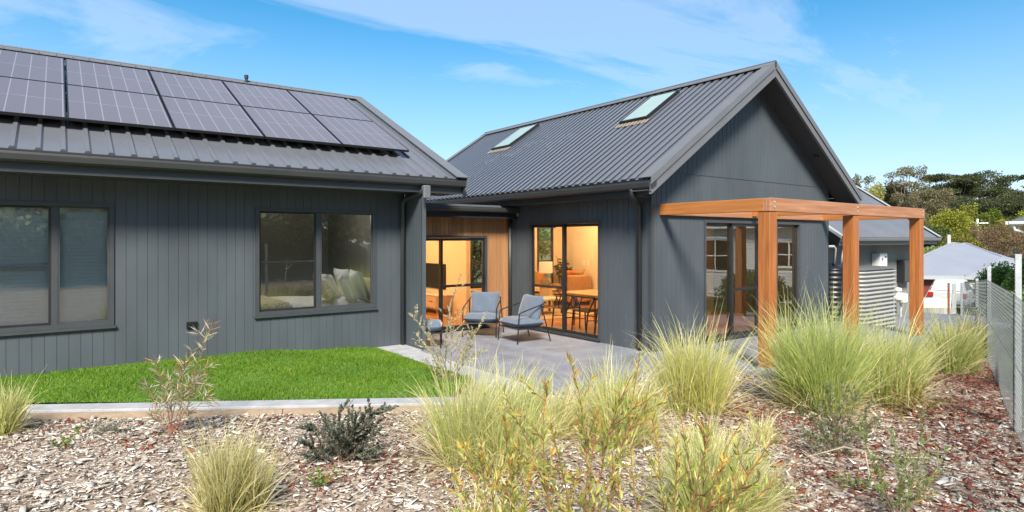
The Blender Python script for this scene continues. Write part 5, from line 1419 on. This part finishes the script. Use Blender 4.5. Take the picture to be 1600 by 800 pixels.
for i, (u, v, w_) in enumerate(((1215, 775, 60), (1345, 765, 40), (500, 775, 34), (100, 715, 26))):
    b, d = gbase(u, v)
    r0 = np.random.default_rng(50+i)
    tips = [(b[0]+r0.normal(0, .09), b[1]+r0.normal(0, .09), b[2]+r0.uniform(.05, .13)) for _ in range(8)]
    shrub('weed_seedling', ('low green weed among red chips near the bottom edge', 'low green weed by the feathery shrub', 'tiny green weed below the dark shrub', 'tiny green weed on the pale mulch at the left')[i], 'weed', b, tips, .03, .007, 90, [(.16, .28, .05), (.24, .36, .08)], 60+i, 'twig', 2, .4, .002)
# dead branch lying on the mulch
mb = MB(); pts = [P(1288, 655, 5.6), P(1325, 676, 5.3), P(1352, 706, 5.0), P(1362, 745, 4.75)]
pts = [Vector((p.x, p.y, float(ground(p.x, p.y))+z)) for p, z in zip(pts, (.02, .16, .20, .01))]
mb.tube(pts, [.004, .006, .007, .006], 6); mb.tube([pts[2], pts[2]+Vector((-.25, .05, .08)), pts[2]+Vector((-.55, .2, .02))], [.008, .006, .003], 5)
tag(mb.build('dead_branch', mat('bleached_branch', (.33, .27, .21), .85, var=.3, scale=30)), 'bleached dead branch lying on the mulch beside the soft grey green shrub', 'branch')

# ------------------------------------------------------------------ trees
def tree(name, label, u, v_base, v_top, w_px, d, kind, col, seed, group='trees on the slope beyond the houses', leaf=None, dens=1.0, trunk_m='bark', pos=None, size=None):
    r = np.random.default_rng(seed)
    if pos is None:
        base = P(u, v_base, d); H_ = (v_base-v_top)*d/FPX; W_ = w_px*d/FPX
        g = float(ground(base.x, base.y))
        if base.z > g: H_ += base.z-g; cut = (base.z-g)/H_
        else: cut = 0
        base.z = min(g, base.z)
    else:
        base = Vector((pos[0], pos[1], float(ground(pos[0], pos[1])))); H_, W_ = size; cut = .1
    T = empty(name, tuple(base), label, 'tree' if kind != 'bush' and kind != 'bare' else 'shrub', group)
    B_ = np.array(base); mb = MB()
    lf = leaf or max(.10, .0024*d)
    cl = []
    R = W_/2
    if kind == 'pine':      # several flat tiers on spreading limbs
        for i in range(26):
            h = r.uniform(.34+cut*.3, 1.0); a = r.uniform(0, 2*PI); q = R*np.sqrt(r.uniform(.02, 1))*(1-.55*max(0, h-.6)/.4)
            cl.append((B_+np.array([q*math.cos(a), q*math.sin(a), H_*h*.95]), R*r.uniform(.22, .42), H_*r.uniform(.035, .075)))
    elif kind == 'gum':
        for i in range(20):
            h = r.uniform(.42+cut*.3, 1.0); a = r.uniform(0, 2*PI); q = R*np.sqrt(r.uniform(.05, 1))*(1-.4*max(0, h-.7)/.3)
            cl.append((B_+np.array([q*math.cos(a), q*math.sin(a), H_*h*.96]), R*r.uniform(.14, .28), H_*r.uniform(.04, .085)))
    elif kind in ('round', 'bush'):
        for i in range(24):
            v3 = r.normal(0, 1, 3); v3 /= np.linalg.norm(v3); v3[2] = abs(v3[2])*1.0-.25
            c = np.array([v3[0]*R*.68, v3[1]*R*.68, H_*(.52+.36*v3[2])]); cl.append((B_+c, R*r.uniform(.26, .42), H_*r.uniform(.12, .2)))
        cl.append((B_+np.array([0, 0, H_*.5]), R*.6, H_*.34))
    elif kind == 'wispy':
        for i in range(22):
            a = r.uniform(0, 2*PI); h = r.uniform(.3+cut*.3, 1); q = R*r.uniform(.1, .95)*(1-.6*abs(h-.6)); cl.append((B_+np.array([q*math.cos(a), q*math.sin(a), H_*h*.95]), R*r.uniform(.15, .28), H_*r.uniform(.07, .12)))
    elif kind == 'bare':
        for i in range(26):
            a = r.uniform(0, 2*PI); h = r.uniform(.25, 1); q = R*np.sqrt(r.uniform(.02, 1))*(1-.35*h*h); cl.append((B_+np.array([q*math.cos(a), q*math.sin(a), H_*h*.92]), R*r.uniform(.16, .28), H_*r.uniform(.08, .14)))
    # trunk and limbs
    tr = max(.05, H_*.022); fork = B_+np.array([r.normal(0, .04*R), r.normal(0, .04*R), H_*(.30 if kind not in ('bush', 'bare') else .12)])
    mb.tube([tuple(B_-np.array([0, 0, .2])), tuple((B_+fork)/2+np.array([R*.03, 0, 0])), tuple(fork)], [tr*1.25, tr, tr*.85], 7)
    for c, rr, rz in cl:
        m_ = (fork+c)/2+np.array([0, 0, -.06*H_])+r.normal(0, .05*R, 3)
        mb.tube([tuple(fork), tuple(m_), tuple(c)], [tr*.5, tr*.32, tr*.12], 5, cap=False)
        if kind == 'bare':
            for _ in range(9):
                e = c+r.normal(0, 1, 3)*np.array([rr, rr, rz])*1.1; mb.tube([tuple(c-(c-fork)*.15), tuple(e)], [tr*.12, tr*.05], 3, cap=False)
    mb.build('trunk', M[trunk_m], T)
    P0 = []; Dn = []
    for c, rr, rz in cl:
        n = int(dens*min(1500, 2.3*(4*rr*rr+5*rr*rz)/(lf*lf)))
        v3 = r.normal(0, 1, (n, 3)); v3 /= np.linalg.norm(v3, axis=1, keepdims=True)
        rad = r.uniform(0, 1, (n, 1))**(.45)*r.choice([1.0, 1.0, 1.18], (n, 1))
        p = c+v3*rad*np.array([rr, rr, rz]); P0.append(p); Dn.append(v3+r.normal(0, .7, (n, 3)))
    P0 = np.concatenate(P0); Dn = np.concatenate(Dn); n = len(P0)
    cc = np.array(col); clump = r.uniform(.72, 1.3, 40)
    ci = cc[r.integers(0, len(cc), n)]*r.uniform(.75, 1.25, (n, 1))
    vs, fs, c4 = leaf_cloud(P0, Dn, lf*r.uniform(.7, 1.5, n), lf*.36*r.uniform(.7, 1.3, n), ci, r)
    np_mesh('crown', vs, fs, M['leaf'], T, cols=c4)
    return T
DK = [(.075, .092, .036), (.105, .12, .048), (.05, .065, .026), (.14, .14, .058)]
OL = [(.18, .175, .07), (.23, .21, .095), (.13, .135, .055)]
BRN = [(.26, .20, .10), (.21, .175, .08), (.16, .16, .065)]
YG = [(.26, .29, .035), (.37, .38, .05), (.17, .21, .03), (.45, .41, .06)]
tree('cypress_tree', 'wide dark flat topped tree on the slope, with a gap of sky to its left', 1487, 350, 270, 110, 96, 'pine', DK, 101)
tree('cypress_tree', 'dark flat topped tree standing in the middle of the dark trees on the slope', 1535, 352, 268, 95, 100, 'pine', DK, 102, dens=.8)
tree('cypress_tree', 'dark flat topped tree cut by the right edge of the photo', 1592, 362, 272, 110, 92, 'pine', DK, 103, dens=.8)
tree('cypress_tree', 'low dark spreading tree below the flat topped trees', 1560, 362, 305, 130, 86, 'pine', DK, 104)
tree('cypress_tree', 'low dark tree filling the space below the wide dark tree', 1500, 358, 310, 110, 88, 'round', DK, 105)
tree('gum_tree', 'tall open brownish gum tree with curling branches against the sky', 1420, 352, 263, 78, 90, 'gum', BRN, 106, dens=.75)
tree('gum_tree', 'olive gum tree rising just past the gable roof edge', 1347, 345, 274, 46, 92, 'gum', OL, 107)
tree('gum_tree', 'dark olive tree between the two taller gum trees', 1392, 350, 282, 60, 94, 'round', [(.09, .09, .04), (.13, .12, .055)], 108)
tree('yellow_tree', 'pale yellow green wispy tree above the rear roof', 1368, 352, 290, 56, 72, 'wispy', [(.40, .40, .11), (.30, .32, .09), (.48, .45, .17)], 109)
tree('scrub_tree', 'grey olive scrubby tree above the right end of the pergola beam', 1440, 362, 298, 105, 78, 'wispy', [(.22, .19, .10), (.17, .16, .08), (.27, .22, .13)], 110, dens=1.3)
tree('scrub_tree', 'dull olive tree left of the bright round shrub', 1430, 372, 325, 80, 70, 'round', OL, 111)
tree('round_tree', 'large bright yellow green round tree right of the pergola', 1486, 372, 322, 72, 62, 'round', YG, 112, dens=1.2)
tree('round_tree', 'mid green tree at the lower left of the large bright tree', 1458, 388, 345, 64, 58, 'round', [(.10, .13, .035), (.16, .19, .05), (.07, .10, .025)], 113)
tree('round_tree', 'golden green rounded tree just above the pale neighbour roof', 1503, 400, 357, 66, 52, 'round', [(.22, .20, .03), (.30, .26, .04), (.12, .13, .025)], 114, dens=1.2)
tree('round_tree', 'bright green tree before the dark trees with a pole beside it', 1548, 362, 323, 48, 70, 'round', [(.16, .21, .03), (.23, .27, .04), (.10, .14, .025)], 115)
tree('round_tree', 'small light green tree in front of the wide dark tree', 1512, 350, 318, 26, 76, 'wispy', YG, 116)
tree('round_tree', 'small yellow tree above the brown bare shrubs', 1567, 356, 336, 26, 66, 'round', [(.34, .30, .04), (.26, .25, .04)], 117)
tree('round_tree', 'yellow green tree cut by the right edge of the photo', 1600, 350, 324, 34, 68, 'round', YG, 118)
BB = [(.26, .155, .085), (.20, .125, .07), (.31, .20, .12), (.17, .13, .06)]
tree('bare_shrub', 'big brown twiggy shrub behind the neighbour roof', 1556, 425, 346, 96, 54, 'bare', BB, 119, dens=.42, trunk_m='twig')
tree('bare_shrub', 'brown twiggy shrub at the right edge behind the fence post', 1602, 425, 352, 80, 50, 'bare', BB, 120, dens=.42, trunk_m='twig')
tree('bare_shrub', 'reddish brown twiggy shrub beside the golden green tree', 1530, 405, 350, 46, 58, 'bare', BB, 121, dens=.42, trunk_m='twig')
tree('garden_shrub', 'pale green shrub below the end of the rear roof', 1456, 415, 376, 56, 45, 'bush', [(.30, .36, .11), (.22, .28, .08), (.40, .43, .2)], 122, group='garden shrubs')
tree('garden_shrub', 'light green shrub behind the mesh fence near the porch', 1560, 445, 402, 62, 28, 'bush', [(.24, .33, .07), (.33, .40, .11), (.17, .25, .05)], 123, group='garden shrubs')
tree('garden_shrub', 'light green shrub behind the nearest fence post', 1605, 452, 398, 60, 26, 'bush', [(.24, .33, .07), (.33, .40, .11), (.17, .25, .05)], 124, group='garden shrubs')
# trees on the rise behind the camera, mirrored in the window glass
for i, (x, y, h_, w_) in enumerate(((-9, -22, 9, 12), (-2, -25, 10, 13), (4, -20, 8, 11), (10, -24, 10, 13), (16, -21, 9, 12), (-1, -14, 4, 8), (6, -13.5, 3.6, 8), (12, -14, 4.4, 8))):
    tree('garden_tree', 'green tree standing on the rise behind the photographer', 0, 0, 0, 0, 20, 'bush', [(.28, .33, .14), (.36, .40, .18), (.22, .26, .11), (.42, .38, .22)], 140+i, group='trees behind the photographer', leaf=.34, dens=1.0, pos=(x, y), size=(h_, w_))
for x, y, h_, w_, l in ((13.2, 20.5, 3.4, 4.5, 'green bush outside the back window, seen through the patio door'), (17.5, 25, 3.8, 6, 'green bush farther back, seen through the back window')):
    tree('garden_shrub', l, 0, 0, 0, 0, 20, 'bush', [(.14, .20, .06), (.20, .26, .08), (.10, .14, .05)], 160+int(x), group='garden shrubs', leaf=.12, pos=(x, y), size=(h_, w_))
for x, y, h_, w_, l in ((10.2, 1.5, .95, 1.8, 'low green shrub behind the closest stretch of mesh fence'), (13.0, 2.3, 1.1, 2.0, 'low green shrub behind the second stretch of mesh fence'), (16.6, 3.5, 1.0, 2.2, 'low green shrub behind the far stretch of mesh fence'), (9.0, .7, .9, 1.6, 'low green shrub behind the mesh at the right edge of the photo')):
    tree('garden_shrub', l, 0, 0, 0, 0, 20, 'bush', [(.16, .24, .07), (.24, .32, .10), (.11, .17, .05)], 170+int(x), group='shrubs behind the mesh fence', leaf=.07, pos=(x, y), size=(w_*.6, w_))
# utility poles
for u, vt, vb, d, l in ((1527, 342, 385, 64, 'thin pale pole with a crossbar among the trees'), (1482.5, 367, 388, 50, 'short white post behind the pale neighbour roof')):
    p = P(u, vb, d); q = P(u, vt, d); p.z = float(ground(p.x, p.y)); mb = MB(); mb.tube([tuple(p), (p.x, p.y, q.z)], [.14, .11], 8)
    if vt < 350: a_ = ray(u); mb.prism((p.x-.9*a_.y*-1, p.y-.9*a_.x, q.z-.5), (p.x+.9*a_.y*-1, p.y+.9*a_.x, q.z-.5), (0, 0, .12), (.1, 0, 0))
    tag(mb.build('utility_pole', M['white']), l, 'pole')
# ------------------------------------------------------------------ light, sky, camera
SUN_EL, SUN_AZ = math.radians(43), (-.60, -.80)     # direction towards the sun (x, y)
def world():
    w = bpy.data.worlds.new('World'); SC.world = w; w.use_nodes = True
    nt = w.node_tree; nt.nodes.clear(); L = nt.links.new
    out = N(nt, 'ShaderNodeOutputWorld'); bg = N(nt, 'ShaderNodeBackground', i_Strength=SKY_S); L(bg.outputs[0], out.inputs[0])
    sk = N(nt, 'ShaderNodeTexSky'); sk.sky_type = 'NISHITA'; sk.sun_disc = False
    sk.sun_elevation = SUN_EL; sk.sun_rotation = math.atan2(SUN_AZ[0], SUN_AZ[1]); sk.altitude = 300; sk.air_density = 1.0; sk.dust_density = .6; sk.ozone_density = 2.2
    tc = N(nt, 'ShaderNodeTexCoord')
    hs = N(nt, 'ShaderNodeHueSaturation'); hs.inputs['Hue'].default_value = .486; hs.inputs['Saturation'].default_value = 1.58; hs.inputs['Value'].default_value = 1.0
    L(sk.outputs[0], hs.inputs['Color'])
    # thin streaky cloud: direction projected on a high plane
    sp = N(nt, 'ShaderNodeSeparateXYZ'); L(tc.outputs['Generated'], sp.inputs[0])
    mz = N(nt, 'ShaderNodeMath', operation='MAXIMUM'); mz.inputs[1].default_value = 0; L(sp.outputs['Z'], mz.inputs[0])
    az = N(nt, 'ShaderNodeMath', operation='ADD'); az.inputs[1].default_value = .16; L(mz.outputs[0], az.inputs[0])
    dx = N(nt, 'ShaderNodeMath', operation='DIVIDE'); L(sp.outputs['X'], dx.inputs[0]); L(az.outputs[0], dx.inputs[1])
    dy = N(nt, 'ShaderNodeMath', operation='DIVIDE'); L(sp.outputs['Y'], dy.inputs[0]); L(az.outputs[0], dy.inputs[1])
    cb = N(nt, 'ShaderNodeCombineXYZ'); L(dx.outputs[0], cb.inputs[0]); L(dy.outputs[0], cb.inputs[1])
    mp = N(nt, 'ShaderNodeMapping'); mp.inputs['Rotation'].default_value = (0, 0, math.radians(CLOUD_ROT)); mp.inputs['Scale'].default_value = (.45, 1.1, 1); mp.inputs['Location'].default_value = CLOUD_LOC
    L(cb.outputs[0], mp.inputs[0])
    n1 = N(nt, 'ShaderNodeTexNoise', i_Scale=1.25, i_Detail=9.0, i_Roughness=.62, i_Distortion=.9); L(mp.outputs[0], n1.inputs['Vector'])
    n2 = N(nt, 'ShaderNodeTexNoise', i_Scale=.30, i_Detail=2.0); L(mp.outputs[0], n2.inputs['Vector'])
    mm = N(nt, 'ShaderNodeMath', operation='MULTIPLY_ADD'); L(n2.outputs['Fac'], mm.inputs[0]); mm.inputs[1].default_value = .8; L(n1.outputs['Fac'], mm.inputs[2])
    cf = ramp(nt, mm.outputs[0], [(CLOUD_T0, (0, 0, 0)), (CLOUD_T1, (.50, .50, .50))])
    # more veil low over the horizon
    hz = N(nt, 'ShaderNodeMapRange'); hz.inputs['From Min'].default_value = .02; hz.inputs['From Max'].default_value = .40; hz.inputs['To Min'].default_value = .72; hz.inputs['To Max'].default_value = .0; L(sp.outputs['Z'], hz.inputs['Value'])
    mxx = N(nt, 'ShaderNodeMath', operation='MAXIMUM'); L(cf, mxx.inputs[0]); L(hz.outputs[0], mxx.inputs[1])
    mx = N(nt, 'ShaderNodeMix', data_type='RGBA'); L(mxx.outputs[0], mx.inputs['Factor']); L(hs.outputs[0], mx.inputs['A']); mx.inputs['B'].default_value = CLOUD_COL
    L(mx.outputs['Result'], bg.inputs['Color'])
SKY_S = .074; CLOUD_ROT = 5; CLOUD_LOC = (0.4, 7.7, 0); CLOUD_T0 = .82; CLOUD_T1 = 1.34; CLOUD_COL = (4.3, 5.1, 6.6, 1)
world()
sun = bpy.data.lights.new('sun', 'SUN'); sun.energy = 3.6; sun.angle = math.radians(15); sun.color = (1.0, .92, .80)
so = bpy.data.objects.new('sun', sun); COL.objects.link(so)
sd = Vector((SUN_AZ[0]*math.cos(SUN_EL), SUN_AZ[1]*math.cos(SUN_EL), math.sin(SUN_EL)))
so.rotation_euler = sd.to_track_quat('Z', 'Y').to_euler(); so.location = sd*40
# ceiling lamps of the lit rooms (fittings and their light); bedroom one added
M['lamp'] = emis('lit_downlight', (1.0, .72, .38), 14)
def downlight(x, y, z, e, col=(1.0, .58, .26)):
    mb = MB(); mb.tube([(x, y, z-.001), (x, y, z-.02)], .055, 14); mb.build('downlight', M['lamp'], H)
    l = bpy.data.lights.new('downlight', 'POINT'); l.energy = e; l.color = col; l.shadow_soft_size = .08
    o = bpy.data.objects.new('downlight_lamp', l); COL.objects.link(o); o.location = (x, y, z-.16)
for x, y in ((9.0, 9.4), (10.9, 9.4), (9.2, 12.2), (11.2, 12.4), (11.2, 11.0)): downlight(x, y, 2.56, 23)
downlight(3.7, 11.2, 2.60, 15, (1.0, .90, .78))  # bedroom light added to brighten the bed; no fitting is visible in that room
for x, y in ((6.2, 12.4), (6.2, 14.6), (6.2, 13.5)): downlight(x, y, 2.42, 23)
cam = bpy.data.cameras.new('camera'); co = bpy.data.objects.new('camera', cam); COL.objects.link(co)
co.location = (0, 0, ZC); co.rotation_euler = (PI/2, 0, -TH)
cam.sensor_width = 36; cam.lens = 36*FPX/1600; cam.shift_y = -27/1600; cam.clip_start = .05; cam.clip_end = 2000
SC.camera = co
SC.view_settings.view_transform = 'Standard'; SC.view_settings.look = 'None'; SC.view_settings.exposure = 1.3; SC.view_settings.gamma = 1
SC.cycles.max_bounces = 8; SC.cycles.transparent_max_bounces = 24; SC.cycles.use_denoising = True
SC.cycles.sample_clamp_indirect = 6
